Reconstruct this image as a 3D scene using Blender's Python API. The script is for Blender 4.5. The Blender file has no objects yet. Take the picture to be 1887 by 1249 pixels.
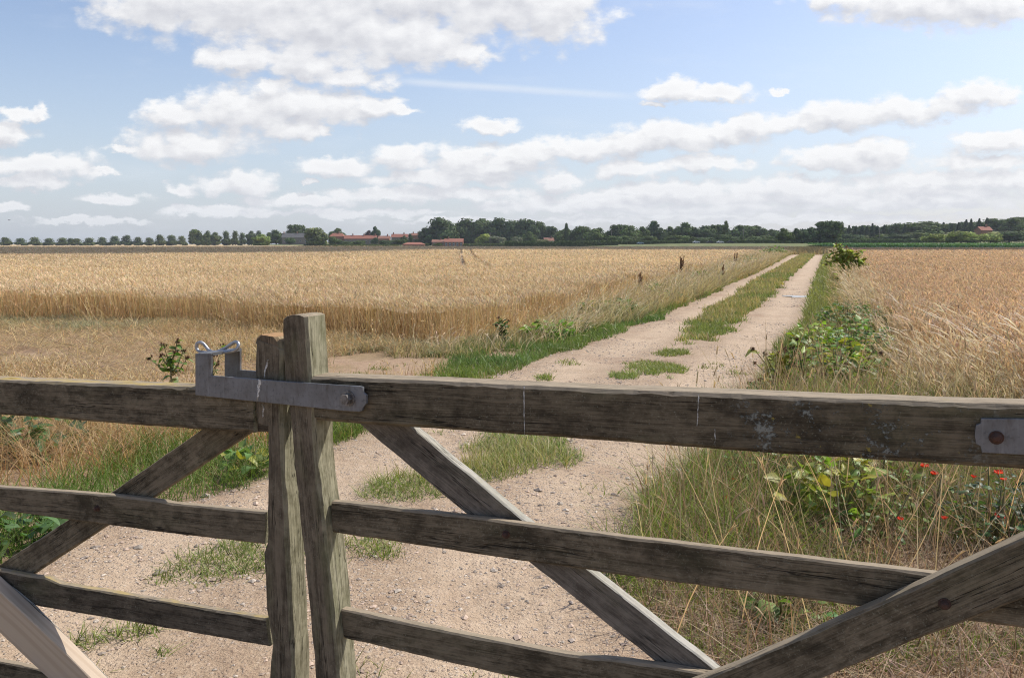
import bpy, math
import numpy as np
from mathutils import Vector, Matrix

R = np.random.default_rng(11)
S = bpy.context.scene
COL = S.collection
rad = math.radians

# ------------------------------------------------------------------ camera
PW, PH, FPX = 1887.0, 1249.0, 1494.0
HORIZON = 450.0
PITCH = math.atan((PH / 2 - HORIZON) / FPX)
CAM_H = 1.5
cam = bpy.data.cameras.new('camera')
cam.sensor_width = 36.0
cam.lens = 36.0 * FPX / PW
cam.clip_start, cam.clip_end = 0.05, 9000.0
camo = bpy.data.objects.new('camera', cam)
COL.objects.link(camo)
camo.location = (0, 0, CAM_H)
camo.rotation_euler = (math.pi / 2 - PITCH, 0, 0)
S.camera = camo
cP, sP = math.cos(PITCH), math.sin(PITCH)


def ray(px, py):
    u = (px - PW / 2) / FPX
    v = (PH / 2 - py) / FPX
    return np.array([u, cP + v * sP, -sP + v * cP])


def G(px, py, z=0.0):                       # pixel -> point at height z
    d = ray(px, py)
    return d * ((z - CAM_H) / d[2]) + np.array([0, 0, CAM_H])


def at(px, py, Y):                          # pixel -> point at distance Y
    d = ray(px, py)
    return d * (Y / d[1]) + np.array([0, 0, CAM_H])


# ------------------------------------------------------------------ light
SUN_EL, SUN_AZ = 51.0, 63.0                 # azimuth from +Y towards +X
S.view_settings.view_transform = 'Standard'
S.view_settings.look = 'None'
S.view_settings.exposure = 0.2
S.view_settings.gamma = 1.0
S.cycles.filter_width = 1.1
S.cycles.use_denoising = True
S.cycles.denoising_prefilter = 'NONE'
sun = bpy.data.lights.new('sun', 'SUN')
sun.energy = 4.4
sun.angle = rad(0.53)
sun.color = (1.0, 0.96, 0.90)
suno = bpy.data.objects.new('sun', sun)
COL.objects.link(suno)
sd = Vector((math.sin(rad(SUN_AZ)) * math.cos(rad(SUN_EL)),
             math.cos(rad(SUN_AZ)) * math.cos(rad(SUN_EL)), math.sin(rad(SUN_EL))))
suno.rotation_euler = sd.to_track_quat('Z', 'Y').to_euler()
suno.location = (20, 10, 40)


# ------------------------------------------------------------------ node helper
class NT:
    def __init__(self, tree):
        self.t = tree
        self.n = tree.nodes
        self.n.clear()

    def new(self, typ, **kw):
        nd = self.n.new(typ)
        for k, v in kw.items():
            setattr(nd, k, v)
        return nd

    def lk(self, a, b):
        self.t.links.new(a, b)

    def put(self, sock, v):
        if isinstance(v, bpy.types.NodeSocket):
            self.t.links.new(v, sock)
        elif v is not None:
            sock.default_value = v

    def math(self, op, a, b=None, c=None, clamp=False):
        nd = self.new('ShaderNodeMath', operation=op, use_clamp=clamp)
        self.put(nd.inputs[0], a)
        if b is not None:
            self.put(nd.inputs[1], b)
        if c is not None:
            self.put(nd.inputs[2], c)
        return nd.outputs[0]

    def vmath(self, op, a, b=None, c=None):
        nd = self.new('ShaderNodeVectorMath', operation=op)
        self.put(nd.inputs[0], a)
        if b is not None:
            self.put(nd.inputs[1], b)
        if c is not None:
            self.put(nd.inputs[2], c)
        return nd.outputs['Value'] if op in ('LENGTH', 'DOT_PRODUCT', 'DISTANCE') else nd.outputs[0]

    def noise(self, vec, scale, detail=4, rough=0.55, dist=0.0):
        nd = self.new('ShaderNodeTexNoise')
        self.put(nd.inputs['Vector'], vec)
        nd.inputs['Scale'].default_value = scale
        nd.inputs['Detail'].default_value = detail
        nd.inputs['Roughness'].default_value = rough
        nd.inputs['Distortion'].default_value = dist
        return nd.outputs['Fac']

    def ss(self, x, a, b, lo=0.0, hi=1.0, kind='SMOOTHSTEP'):
        nd = self.new('ShaderNodeMapRange', interpolation_type=kind)
        self.put(nd.inputs['Value'], x)
        for nm, v in (('From Min', a), ('From Max', b), ('To Min', lo), ('To Max', hi)):
            self.put(nd.inputs[nm], v)
        return nd.outputs[0]

    def mix(self, f, a, b, blend='MIX'):
        nd = self.new('ShaderNodeMix', data_type='RGBA', blend_type=blend)
        self.put(nd.inputs[0], f)
        for s_, v in ((nd.inputs[6], a), (nd.inputs[7], b)):
            if isinstance(v, tuple) and len(v) == 3:
                v = v + (1.0,)
            self.put(s_, v)
        return nd.outputs[2]

    def ramp(self, x, stops):
        nd = self.new('ShaderNodeValToRGB')
        el = nd.color_ramp.elements
        while len(el) < len(stops):
            el.new(0.5)
        for e, (p, c) in zip(el, stops):
            e.position = p
            e.color = tuple(c) + (1.0,)
        self.put(nd.inputs[0], x)
        return nd.outputs[0]


# ------------------------------------------------------------------ sky (world)
def pxv(px, py):
    d = ray(px, py)
    return d[0] / d[1], d[2] / d[1]


CLOUDS = [  # pixel centre and half axes of the cumulus in the photograph
    (300, -6, 150, 56), (450, 6, 190, 74), (600, 38, 215, 72), (735, 72, 160, 52), (850, 98, 64, 25),
    (720, -10, 340, 72), (950, 2, 150, 62), (1025, 24, 92, 58),
    (440, 110, 84, 26), (560, 118, 92, 28), (650, 147, 75, 17), (500, 160, 48, 14),
    (320, 215, 68, 30), (440, 205, 112, 38), (570, 200, 112, 40), (690, 195, 62, 19), (750, 205, 32, 8),
    (350, 266, 122, 32), (232, 276, 34, 9), (540, 240, 72, 21), (600, 240, 26, 16),
    (25, 212, 38, 15), (75, 210, 20, 15), (10, 246, 50, 24), (80, 305, 112, 23), (190, 313, 28, 7),
    (60, 335, 84, 13), (213, 367, 62, 10), (20, 380, 34, 9),
    (903, 232, 54, 13), (620, 307, 92, 14), (570, 335, 10, 6), (440, 338, 86, 21), (330, 348, 28, 11),
    (740, 290, 60, 20), (865, 284, 80, 19), (960, 282, 92, 19), (1080, 275, 92, 22), (1240, 250, 90, 27),
    (1150, 266, 80, 19), (1330, 245, 72, 23), (1400, 236, 56, 23), (1480, 224, 72, 19), (1560, 214, 92, 26),
    (1680, 204, 92, 25), (1750, 200, 80, 22), (1812, 174, 72, 24), (905, 312, 122, 15),
    (1240, 170, 52, 21), (1330, 172, 66, 15), (1205, 196, 22, 7), (1436, 171, 15, 6), (1446, 165, 12, 5),
    (1690, 10, 175, 36), (1810, 6, 120, 38), (1560, -4, 80, 20),
    (1160, 312, 66, 18), (1290, 301, 82, 18), (1030, 335, 46, 18),
    (1560, 292, 118, 24), (1612, 281, 62, 23), (1500, 302, 52, 14), (1835, 264, 82, 18), (1800, 298, 112, 19),
    (1240, 353, 162, 17), (1450, 346, 142, 20), (1700, 335, 132, 19), (1835, 333, 82, 19),
    (700, 358, 122, 14), (850, 354, 142, 13), (560, 371, 102, 12), (1050, 380, 205, 12), (1300, 384, 255, 12),
    (1650, 374, 225, 13), (400, 388, 102, 8), (690, 392, 155, 8), (160, 408, 120, 6), (1000, 408, 300, 6), (1500, 406, 300, 6),
    (1500, 366, 300, 13), (1120, 368, 220, 11), (820, 327, 165, 14), (1720, 356, 200, 14), (1400, 398, 420, 6), (560, 396, 220, 6), (900, 300, 130, 14), (1200, 262, 150, 18)]

world = bpy.data.worlds.new('World')
S.world = world
world.use_nodes = True


def cloud_group():
    g = bpy.data.node_groups.new('cloud_density', 'ShaderNodeTree')
    g.interface.new_socket('Vector', in_out='INPUT', socket_type='NodeSocketVector')
    g.interface.new_socket('Density', in_out='OUTPUT', socket_type='NodeSocketFloat')
    n = NT(g)
    gi = n.new('NodeGroupInput')
    go = n.new('NodeGroupOutput')
    p = gi.outputs[0]
    # billowing outline: domain warp
    st = n.vmath('MULTIPLY', p, (1.0, 1.7, 1.0))
    w1 = n.new('ShaderNodeTexNoise')
    n.lk(st, w1.inputs['Vector'])
    w1.inputs['Scale'].default_value = 26.0
    w1.inputs['Detail'].default_value = 5.0
    w1.inputs['Roughness'].default_value = 0.62
    wv = n.vmath('SUBTRACT', w1.outputs['Color'], (0.5, 0.5, 0.5))
    q = n.vmath('MULTIPLY_ADD', wv, (0.058, 0.030, 0.0), p)
    cur = None
    for (cx, cy, ax, ay) in CLOUDS:
        u, v = pxv(cx, cy)
        sx, sy = FPX / (ax * 1.10), FPX / (ay * 1.16)
        d = n.vmath('LENGTH', n.vmath('MULTIPLY_ADD', q, (sx, sy, 0), (-u * sx, -v * sy, 0)))
        if cur is None:
            cur = d
        else:
            nd = n.new('ShaderNodeMath', operation='SMOOTH_MIN')
            n.lk(cur, nd.inputs[0])
            n.lk(d, nd.inputs[1])
            nd.inputs[2].default_value = 0.25
            cur = nd.outputs[0]
    f = n.noise(st, 40.0, 7, 0.62)
    vo = []
    qs = n.vmath('MULTIPLY', n.vmath('MULTIPLY_ADD', wv, (.02, .02, 0), p), (1.0, 1.45, 1.0))
    for sc in (26.0, 58.0):
        v = n.new('ShaderNodeTexVoronoi', feature='SMOOTH_F1', voronoi_dimensions='2D')
        n.lk(qs, v.inputs['Vector'])
        v.inputs['Scale'].default_value = sc
        v.inputs['Smoothness'].default_value = 0.35
        vo.append(n.math('SUBTRACT', 0.45, v.outputs['Distance']))
    den = n.math('SUBTRACT', 1.0, cur)
    den = n.math('MAXIMUM', den, -0.8)
    den = n.math('MINIMUM', den, 0.85)
    den = n.math('MULTIPLY_ADD', n.math('SUBTRACT', f, 0.5), 0.90, den)
    den = n.math('MULTIPLY_ADD', vo[0], 0.46, den)
    den = n.math('MULTIPLY_ADD', vo[1], 0.26, den)
    n.lk(den, go.inputs[0])
    return g


def build_world():
    n = NT(world.node_tree)
    out = n.new('ShaderNodeOutputWorld')
    bg = n.new('ShaderNodeBackground')
    sky = n.new('ShaderNodeTexSky', sky_type='NISHITA')
    sky.sun_disc = False
    sky.sun_elevation = rad(SUN_EL)
    sky.sun_rotation = rad(SUN_AZ)
    sky.air_density = 1.0
    sky.dust_density = 1.2
    sky.ozone_density = 1.6
    tc = n.new('ShaderNodeTexCoord')
    sep = n.new('ShaderNodeSeparateXYZ')
    n.lk(tc.outputs['Generated'], sep.inputs[0])
    ay = n.math('MAXIMUM', n.math('ABSOLUTE', sep.outputs[1]), 0.08)
    u = n.math('DIVIDE', sep.outputs[0], ay)
    v = n.math('DIVIDE', sep.outputs[2], ay)
    cmb = n.new('ShaderNodeCombineXYZ')
    n.lk(u, cmb.inputs[0])
    n.lk(v, cmb.inputs[1])
    grp = cloud_group()
    g1 = n.new('ShaderNodeGroup', node_tree=grp)
    n.lk(cmb.outputs[0], g1.inputs[0])
    g2 = n.new('ShaderNodeGroup', node_tree=grp)
    n.lk(n.vmath('ADD', cmb.outputs[0], (0.006, 0.015, 0.0)), g2.inputs[0])
    d1, d2 = g1.outputs[0], g2.outputs[0]
    alpha = n.ss(d1, -0.14, 0.46)
    lit = n.math('MULTIPLY_ADD', n.math('SUBTRACT', d1, d2), 0.85, 0.58, clamp=True)
    thick = n.ss(d1, 0.35, 1.15)
    lit = n.math('SUBTRACT', lit, n.math('MULTIPLY', thick, 0.16), clamp=True)
    ccol = n.ramp(lit, [(0.0, (0.57, 0.575, 0.615)), (0.35, (0.66, 0.665, 0.695)), (0.7, (0.775, 0.775, 0.79)), (1.0, (0.87, 0.87, 0.875))])
    # paler, lower-contrast air towards the horizon
    hz = n.ss(v, 0.0, 0.30, 1.0, 0.0)
    skyc = n.mix(1.0, sky.outputs[0], (0.150, 0.138, 0.138), 'MULTIPLY')
    skyc = n.mix(n.math('MULTIPLY', hz, 0.62), skyc, (0.50, 0.585, 0.71))
    ccol = n.mix(n.math('MULTIPLY', n.ss(v, 0.0, 0.13, 1.0, 0.0), 0.5), ccol, (0.64, 0.67, 0.73))
    al = n.math('MULTIPLY', alpha, n.ss(v, 0.0, 0.055, 0.5, 0.96))
    # thin veil of high cirrus
    veil = n.noise(n.vmath('MULTIPLY', cmb.outputs[0], (2.2, 9.0, 1.0)), 2.2, 5, 0.6)
    skyc = n.mix(n.ss(veil, 0.5, 0.9, 0.0, 0.35), skyc, (0.78, 0.81, 0.86))
    # faint old vapour trail
    u0, v0 = pxv(720, 149)
    u1, v1 = pxv(1190, 180)
    su = n.math('DIVIDE', n.math('SUBTRACT', u, u0), u1 - u0)
    dv = n.math('ABSOLUTE', n.math('SUBTRACT', v, n.math('MULTIPLY_ADD', su, v1 - v0, v0)))
    tr = n.math('MULTIPLY', n.ss(dv, 0.0, 0.007, 1.0, 0.0), n.math('MULTIPLY', n.ss(su, -.05, .15), n.ss(su, .75, 1.1, 1.0, 0.0)))
    skyc = n.mix(n.math('MULTIPLY', tr, n.ss(veil, .3, .6, .2, .42)), skyc, (0.80, 0.82, 0.85))
    fin = n.mix(al, skyc, ccol)
    n.lk(fin, bg.inputs['Color'])
    bg.inputs['Strength'].default_value = 1.0
    n.lk(bg.outputs[0], out.inputs[0])
    world.cycles.sampling_method = 'MANUAL'
    world.cycles.sample_map_resolution = 512


build_world()


# ------------------------------------------------------------------ numpy noise
def _h(ix, iy, s):
    n = (ix.astype(np.int64) * 374761393 + iy.astype(np.int64) * 668265263 + s * 1442695041) & 0x7fffffff
    n = ((n ^ (n >> 13)) * 1274126177) & 0x7fffffff
    return ((n ^ (n >> 16)) & 0xffff) / 65535.0


def vnoise(x, y, s=0):
    x = np.asarray(x, float)
    y = np.asarray(y, float)
    ix, iy = np.floor(x), np.floor(y)
    fx, fy = x - ix, y - iy
    fx, fy = fx * fx * (3 - 2 * fx), fy * fy * (3 - 2 * fy)
    ix, iy = ix.astype(np.int64), iy.astype(np.int64)
    a, b = _h(ix, iy, s), _h(ix + 1, iy, s)
    c, d = _h(ix, iy + 1, s), _h(ix + 1, iy + 1, s)
    return (a * (1 - fx) + b * fx) * (1 - fy) + (c * (1 - fx) + d * fx) * fy


def fbm(x, y, scale, octv=4, s=0):
    t, a, tot = 0.0, 1.0, 0.0
    x = np.asarray(x, float) * scale
    y = np.asarray(y, float) * scale
    for o in range(octv):
        t = t + a * vnoise(x, y, s + o * 17)
        tot += a
        a *= 0.5
        x = x * 2.03 + 7.1
        y = y * 2.03 + 3.7
    return t / tot


def sstep(x, a, b):
    t = np.clip((np.asarray(x, float) - a) / (b - a), 0, 1)
    return t * t * (3 - 2 * t)


# ------------------------------------------------------------------ mesh builder
class MB:
    def __init__(self):
        self.V, self.Q, self.T, self.C, self.n = [], [], [], [], 0

    def add(self, v, q=None, t=None, c=(1, 1, 1)):
        v = np.asarray(v, float).reshape(-1, 3)
        c = np.asarray(c, float)
        if c.ndim == 1:
            c = np.tile(c, (len(v), 1))
        self.V.append(v)
        self.C.append(c.reshape(-1, 3))
        if q is not None and len(q):
            self.Q.append(np.asarray(q, np.int64).reshape(-1, 4) + self.n)
        if t is not None and len(t):
            self.T.append(np.asarray(t, np.int64).reshape(-1, 3) + self.n)
        self.n += len(v)

    def ribbons(self, root, vec, length, width, bend, color, nseg=3, tip=0.15, side=None, colortip=None, t0=0.0):
        """curved blades: root (N,3), unit vec (N,3), bend (N,3) added *t^2 (in lengths)"""
        N = len(root)
        if N == 0:
            return
        length = np.broadcast_to(np.asarray(length, float), (N,))
        width = np.broadcast_to(np.asarray(width, float), (N,))
        color = np.broadcast_to(np.asarray(color, float), (N, 3))
        if side is None:
            a = R.uniform(0, 2 * np.pi, N)
            side = np.stack([np.cos(a), np.sin(a), np.zeros(N)], 1)
        t = np.linspace(t0, 1, nseg + 1)
        P = root[:, None, :] + vec[:, None, :] * (length[:, None] * t)[:, :, None] + bend[:, None, :] * (length[:, None] * t ** 2)[:, :, None]
        w = width[:, None] * np.clip(1 - (1 - tip) * t ** 2, 0, 1)[None, :] * 0.5
        A = P - side[:, None, :] * w[:, :, None]
        B = P + side[:, None, :] * w[:, :, None]
        V = np.stack([A, B], 2).reshape(N, -1, 3)
        m = (nseg + 1) * 2
        base = (np.arange(N) * m)[:, None, None]
        k = np.arange(nseg)[None, :, None] * 2
        q = (base + k + np.array([0, 1, 3, 2])[None, None, :]).reshape(-1, 4)
        if colortip is None:
            C = np.repeat(color[:, None, :], m, 1)
        else:
            colortip = np.broadcast_to(np.asarray(colortip, float), (N, 3))
            tt = np.repeat(t, 2)[None, :, None]
            C = color[:, None, :] * (1 - tt) + colortip[:, None, :] * tt
        self.add(V.reshape(-1, 3), q, None, C.reshape(-1, 3))
        return P[:, -1, :], P[:, -1, :] - P[:, -2, :]

    def leaves(self, root, dirv, up, length, width, color, droop=0.25, cup=0.25, prof=0):
        """broad leaves: 7 stations x 5 across, wavy and curled, midrib paler"""
        N = len(root)
        if N == 0:
            return
        length = np.broadcast_to(np.asarray(length, float), (N,))
        width = np.broadcast_to(np.asarray(width, float), (N,))
        color = np.broadcast_to(np.asarray(color, float), (N, 3))
        d = dirv / np.linalg.norm(dirv, axis=1, keepdims=True)
        s = np.cross(d, up)
        s /= np.linalg.norm(s, axis=1, keepdims=True) + 1e-9
        nn = np.cross(s, d)
        t = np.array([0, .12, .3, .5, .7, .87, 1.0])
        w = [np.array([.12, .80, 1.0, .92, .66, .34, .02]), np.array([.05, .4, .8, 1.0, .85, .45, .02])][prof] * 0.5
        dr = droop * R.uniform(-.2, 2.2, N)
        cu = cup * R.uniform(-.6, 2.2, (N, 1))
        ph, fr = R.uniform(0, 6.28, (N, 1)), R.uniform(5, 11, (N, 1))
        tw = R.normal(0, .5, (N, 1))
        V = np.zeros((N, 7, 5, 3))
        C = np.zeros((N, 7, 5, 3))
        for i in range(7):
            c = root + d * (length * t[i] * (1 - .12 * dr * t[i]))[:, None] - np.array([0, 0, 1.0])[None] * (length * dr * t[i] ** 2)[:, None]
            a = tw * t[i]
            si, ni = s * np.cos(a) + nn * np.sin(a), nn * np.cos(a) - s * np.sin(a)
            for j, q in enumerate((-1, -.5, 0, .5, 1)):
                jag = 1 + (R.uniform(-.16, .10, (N, 1)) if abs(q) == 1 else 0)
                e = (width * w[i])[:, None] * jag
                wave = .16 * np.sin(fr * t[i] + ph + q) * abs(q)
                V[:, i, j] = c + si * e * q + ni * e * (cu * q * q + wave)
                C[:, i, j] = color * (1.22 if q == 0 else R.uniform(.85, 1.1, (N, 1)))
        qd = []
        for i in range(6):
            for j in range(4):
                a = i * 5 + j
                qd.append([a, a + 1, a + 6, a + 5])
        qd = (np.arange(N) * 35)[:, None, None] + np.array(qd)[None]
        self.add(V.reshape(-1, 3), qd.reshape(-1, 4), None, np.clip(C, .005, .95).reshape(-1, 3))

    def cards(self, pos, normal, size, color, aspect=1.0):
        N = len(pos)
        a = R.normal(size=(N, 3))
        s = np.cross(normal, a)
        s /= np.linalg.norm(s, axis=1, keepdims=True) + 1e-9
        u = np.cross(normal, s)
        u /= np.linalg.norm(u, axis=1, keepdims=True) + 1e-9
        size = np.broadcast_to(np.asarray(size, float), (N,))[:, None] * 0.5
        j = lambda: R.uniform(.6, 1.15, (N, 1))
        V = np.stack([pos - s * size * j(), pos - u * size * aspect * j(), pos + s * size * j(), pos + u * size * aspect * j()], 1)
        q = np.arange(N * 4).reshape(N, 4)
        self.add(V.reshape(-1, 3), q, None, np.repeat(np.broadcast_to(color, (N, 3)), 4, 0))

    def tube(self, pts, radii, c=(1, 1, 1), ns=6, cap=True):
        pts = np.asarray(pts, float)
        n = len(pts)
        radii = np.broadcast_to(np.asarray(radii, float), (n,))
        tg = np.gradient(pts, axis=0)
        tg /= np.linalg.norm(tg, axis=1, keepdims=True) + 1e-9
        ref = np.array([0.13, 0.31, 0.94])
        if abs(np.dot(tg[0], ref)) > .9:
            ref = np.array([0.94, 0.2, 0.13])
        V = []
        a = np.cross(tg[0], ref)
        a /= np.linalg.norm(a)
        for i in range(n):
            a = a - tg[i] * np.dot(a, tg[i])
            a /= np.linalg.norm(a) + 1e-9
            b = np.cross(tg[i], a)
            th = np.arange(ns) * 2 * np.pi / ns
            V.append(pts[i] + radii[i] * (np.cos(th)[:, None] * a + np.sin(th)[:, None] * b))
        q = []
        for i in range(n - 1):
            for k in range(ns):
                k2 = (k + 1) % ns
                q.append([i * ns + k, i * ns + k2, (i + 1) * ns + k2, (i + 1) * ns + k])
        V = np.concatenate(V)
        t = []
        if cap:
            for i0, rev in ((0, True), ((n - 1) * ns, False)):
                for k in range(1, ns - 1):
                    t.append([i0, i0 + k + 1, i0 + k] if rev else [i0, i0 + k, i0 + k + 1])
        self.add(V, q, t, c)

    def box(self, lo, hi, c=(1, 1, 1)):
        (x0, y0, z0), (x1, y1, z1) = lo, hi
        v = [(x0, y0, z0), (x1, y0, z0), (x1, y1, z0), (x0, y1, z0), (x0, y0, z1), (x1, y0, z1), (x1, y1, z1), (x0, y1, z1)]
        q = [(0, 3, 2, 1), (4, 5, 6, 7), (0, 1, 5, 4), (1, 2, 6, 5), (2, 3, 7, 6), (3, 0, 4, 7)]
        self.add(v, q, None, c)

    def mesh(self, name, mat, smooth=False):
        me = bpy.data.meshes.new(name)
        V = np.concatenate(self.V)
        Q = np.concatenate(self.Q) if self.Q else np.zeros((0, 4), np.int64)
        T = np.concatenate(self.T) if self.T else np.zeros((0, 3), np.int64)
        me.vertices.add(len(V))
        me.vertices.foreach_set('co', V.astype(np.float32).ravel())
        li = np.concatenate([Q.ravel(), T.ravel()]).astype(np.int32)
        me.loops.add(len(li))
        me.loops.foreach_set('vertex_index', li)
        me.polygons.add(len(Q) + len(T))
        st = np.concatenate([np.arange(len(Q)) * 4, len(Q) * 4 + np.arange(len(T)) * 3]).astype(np.int32)
        me.polygons.foreach_set('loop_start', st)
        at_ = me.attributes.new('Col', 'FLOAT_COLOR', 'POINT')
        C = np.concatenate([np.concatenate(self.C), np.ones((len(V), 1))], 1).astype(np.float32)
        at_.data.foreach_set('color', C.ravel())
        me.materials.append(mat)
        me.update(calc_edges=True)
        me.polygons.foreach_set('use_smooth', np.full(len(Q) + len(T), smooth, bool))
        return me


def link(name, me, parent=None, loc=None, matrix=None):
    o = bpy.data.objects.new(name, me)
    COL.objects.link(o)
    if parent is not None:
        o.parent = parent
    if matrix is not None:
        o.matrix_basis = matrix
    elif loc is not None:
        o.location = loc
    return o


def tag(o, label=None, cat=None, group=None, kind=None):
    for k, v in (('label', label), ('category', cat), ('group', group), ('kind', kind)):
        if v:
            o[k] = v
    return o


def empty(name, loc, label, cat, group=None):
    o = bpy.data.objects.new(name, None)
    COL.objects.link(o)
    o.location = loc
    o.empty_display_size = 0.2
    return tag(o, label, cat, group)


# ------------------------------------------------------------------ materials
def mat_new(name):
    m = bpy.data.materials.new(name)
    m.use_nodes = True
    n = NT(m.node_tree)
    out = n.new('ShaderNodeOutputMaterial')
    return m, n, out


def principled(n, out, color, rough=0.8, spec=0.3, metal=0.0, normal=None):
    b = n.new('ShaderNodeBsdfPrincipled')
    if isinstance(color, tuple) and len(color) == 3:
        color = color + (1.0,)
    n.put(b.inputs['Base Color'], color)
    n.put(b.inputs['Roughness'], rough)
    b.inputs['Specular IOR Level'].default_value = spec
    n.put(b.inputs['Metallic'], metal)
    if normal is not None:
        n.lk(normal, b.inputs['Normal'])
    if out is not None:
        n.lk(b.outputs[0], out.inputs[0])
    return b


def bump(n, h, strength, dist):
    b = n.new('ShaderNodeBump')
    n.lk(h, b.inputs['Height'])
    b.inputs['Strength'].default_value = strength
    b.inputs['Distance'].default_value = dist
    return b.outputs[0]


def leaf_material(name, trans=0.35, rough=0.6, spec=0.25, tint=(1.0, 1.0, 1.0), var=0.0, vscale=0.3):
    m, n, out = mat_new(name)
    a = n.new('ShaderNodeAttribute', attribute_name='Col')
    c = a.outputs['Color']
    if var:
        g = n.new('ShaderNodeNewGeometry')
        f = n.noise(g.outputs['Position'], vscale, 3, 0.6)
        c = n.mix(n.ss(f, 0.3, 0.7, 0.0, var), c, (0.0, 0.0, 0.0))
    b = principled(n, None, c, rough, spec)
    t = n.new('ShaderNodeBsdfTranslucent')
    tc = n.mix(1.0, c, tint + (1.0,), 'MULTIPLY')
    n.lk(tc, t.inputs['Color'])
    mx = n.new('ShaderNodeMixShader')
    mx.inputs[0].default_value = trans
    n.lk(b.outputs[0], mx.inputs[1])
    n.lk(t.outputs[0], mx.inputs[2])
    n.lk(mx.outputs[0], out.inputs[0])
    return m


def attr_material(name, rough=0.8, spec=0.2, metal=0.0):
    m, n, out = mat_new(name)
    a = n.new('ShaderNodeAttribute', attribute_name='Col')
    g = n.new('ShaderNodeNewGeometry')
    f = n.noise(g.outputs['Position'], 9.0, 4, 0.6)
    c = n.mix(n.ss(f, 0.3, 0.75, 0.0, 0.25), a.outputs['Color'], (0.1, 0.08, 0.06))
    principled(n, out, c, rough, spec, metal)
    return m


M = {}
M['straw'] = leaf_material('dry_straw', 0.40, 0.55, 0.3, (1.0, 0.92, 0.75))
M['grass'] = leaf_material('green_blade', 0.35, 0.5, 0.3, (1.0, 1.05, 0.6))
M['leaf'] = leaf_material('broad_leaf', 0.38, 0.45, 0.35, (1.05, 1.1, 0.5))
M['tree'] = leaf_material('tree_foliage', 0.22, 0.7, 0.15, (1.0, 1.1, 0.6))
M['petal'] = leaf_material('poppy_petal', 0.45, 0.6, 0.2)
M['bark'] = attr_material('bark', 0.9)
M['stem'] = attr_material('plant_stem', 0.8)
M['stone'] = attr_material('pebble', 0.85, 0.25)


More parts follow.
